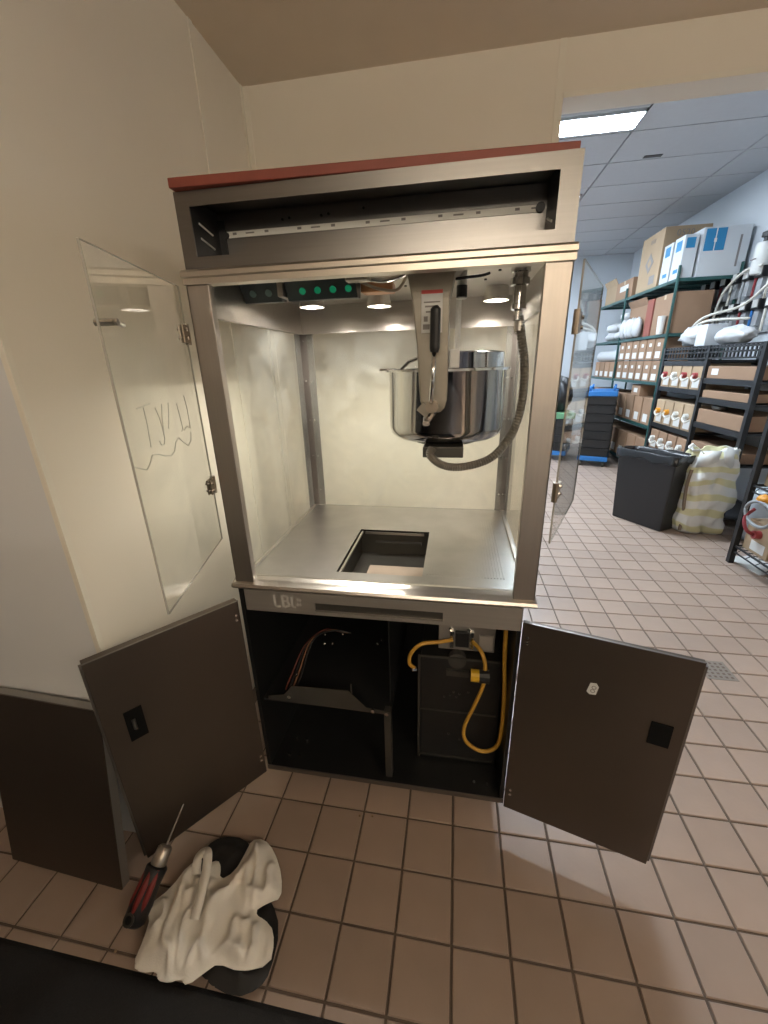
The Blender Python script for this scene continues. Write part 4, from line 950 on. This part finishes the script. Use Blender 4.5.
def crates(x, y, rot, n, z, where):
    u = Matrix.Translation((x, y, 0)) @ Matrix.Rotation(rot, 4, 'Z'); h = .118
    for k in range(n):
        z0 = z + k * (h + .004)
        e = empty('bread_crate', (x, y, z0), 0, ('bottom', 'second lowest', 'third lowest', 'fourth lowest', 'fifth lowest', 'sixth lowest', 'seventh lowest')[k] + ' black plastic crate stacked on the %s blue dolly' % where, 'crate', 'crates on the %s dolly' % where)
        m_ = MB(); a, b2 = .195, .295; t = .012
        m_.box(-a, a, -b2, -b2 + t, z0, z0 + h - .01, u); m_.box(-a, a, b2 - t, b2, z0, z0 + h - .01, u); m_.box(-a, -a + t, -b2, b2, z0, z0 + h - .01, u); m_.box(a - t, a, -b2, b2, z0, z0 + h - .01, u); m_.box(-a, a, -b2, b2, z0, z0 + t, u)
        m_.build('crate_body', BLACKP, e)
        m_ = MB()
        for s_ in (-1, 1):
            m_.box(-a - .004, a + .004, s_ * b2 - .008, s_ * b2 + .008, z0 + h - .022, z0 + h, u); m_.box(s_ * a - .008, s_ * a + .008, -b2, b2, z0 + h - .022, z0 + h, u)
        for k2 in range(5): m_.box(-.16 + k2 * .08 - .006, -.16 + k2 * .08 + .006, -b2 - .005, -b2, z0 + .01, z0 + h - .02, u)
        m_.build('crate_rim', BRACK, e)
    return z + n * (h + .004)
RA = math.radians(-20)
dolly(2.70, 5.64, RA, 0, 'blue dolly under the tall stack of black crates')
zt_ = crates(2.70, 5.64, RA, 7, .156, 'nearer')
dolly(2.70, 5.64, RA, zt_, 'blue dolly lying upside down on top of the crates', True)
dolly(2.22, 6.05, RA, 0, 'second blue dolly half hidden behind the clear right door')
zt2 = crates(2.22, 6.05, RA, 4, .156, 'farther')
carton('green_tray', 2.03, 2.41, 5.80, 6.30, zt2, zt2 + .09, GREENT, 'pale green tray on the lower stack of black crates', 'tray', tape=False)
lumpy('black_bag', (2.22, 6.05, zt2 + .09 + .24), (.16, .22, .27), BLACKP, 'black bag on the green tray behind the clear right door', 'bag', 8.8)

# near wire rack at the right edge
NR = empty('wire_rack', (3.0, 1.75, 0), 0, 'black wire rack with low shelf at the right picture edge', 'rack')
for x in (2.715, 3.15):
    for y in (2.25, 1.30): B(x - .018, x + .018, y - .018, y + .018, 0, 1.75).build('post', BRACK, NR)
for z in (.14, .62, 1.15, 1.72):
    m_ = MB()
    for x in (2.715, 3.15):
        m_.tube([(x, 1.30, z), (x, 2.25, z)], .008, 6); m_.tube([(x, 1.30, z - .045), (x, 2.25, z - .045)], .006, 6)
    for y in (1.30, 2.25): m_.tube([(2.715, y, z), (3.15, y, z)], .008, 6)
    for k in range(18): m_.tube([(2.715, 1.33 + k * .052, z), (3.15, 1.33 + k * .052, z)], .0035, 5)
    for k in range(9): m_.tube([(2.715, 1.33 + k * .104, z), (2.715, 1.38 + k * .104, z - .045)], .003, 5)
    m_.build('wire_shelf', BRACK, NR)
for k, (y1, lab) in enumerate(((2.21, 'farthest carton on the low shelf of the near wire rack'), (1.93, 'middle carton on the low shelf of the near wire rack'), (1.65, 'nearest carton on the low shelf of the near wire rack'))):
    e = carton('syrup_box', 2.74, 3.12, y1 - .25, y1, .149, .36 + .02 * (k == 0), CARDL, lab, labels=(('x', .15, .7, .1, .4, PAPER),), tape=False)
    cy = y1 - .13
    MB().tube([(2.74, cy, .30), (2.70, cy, .30)], .030, 12).build('valve_cap', (PINKP, ORANGE, PINKP)[k], e)
    MB().tube(smooth_path([(2.70, cy, .30), (2.66, cy + .02, .33), (2.67, cy + .08, .40), (2.73, cy + .10, .46)], 6), .012, 8).build('hose', (REDR, TUBE, REDR)[k], e)
for k, (y1, z, lab) in enumerate(((2.21, .629, 'farther carton on the second shelf of near wire rack'), (1.90, .629, 'nearer carton on the second shelf of near wire rack'))):
    carton('syrup_box', 2.76, 3.12, y1 - .27, y1, z, z + .26, CARDL, lab, labels=(('x', .1, .8, .1, .8, PAPER),), tape=False)
lp = [(2.68 + .0 * t, 2.06 + .13 * math.cos(t), .46 + .085 * math.sin(t)) for t in [2 * math.pi * k / 24 for k in range(25)]]
MB().tube(lp, .012, 8).build('coiled_hose', mat('grey_hose', (.25, .27, .28), .4), smooth=True, label='grey hose coiled on the near wire rack above the cartons', cat='hose')
lumpy('yellow_cap_bundle', (2.70, 2.08, .60 - .04), (.03, .05, .035), ORANGE, 'orange fitting hanging above the coiled hose on the wire rack', 'fitting', 1.3, flat=False)
MB().lathe([(.055, 0), (.075, 0), (.075, .05), (.055, .05)], (0, 0, 0), 20, Matrix.Translation((2.72, 2.02, .98)) @ Matrix.Rotation(-math.pi / 2, 4, 'Y')).build('tape_roll', WHITE, label='round white roll hanging on the near wire rack', cat='roll')
B(2.76, 2.98, 2.06, 2.36, .001, .004, Matrix.Translation((2.87, 2.2, 0)) @ Matrix.Rotation(.2, 4, 'Z') @ Matrix.Translation((-2.87, -2.2, 0))).build('paper_sheet', PAPER, label='white sheet of paper on the floor under the wire rack', cat='paper')
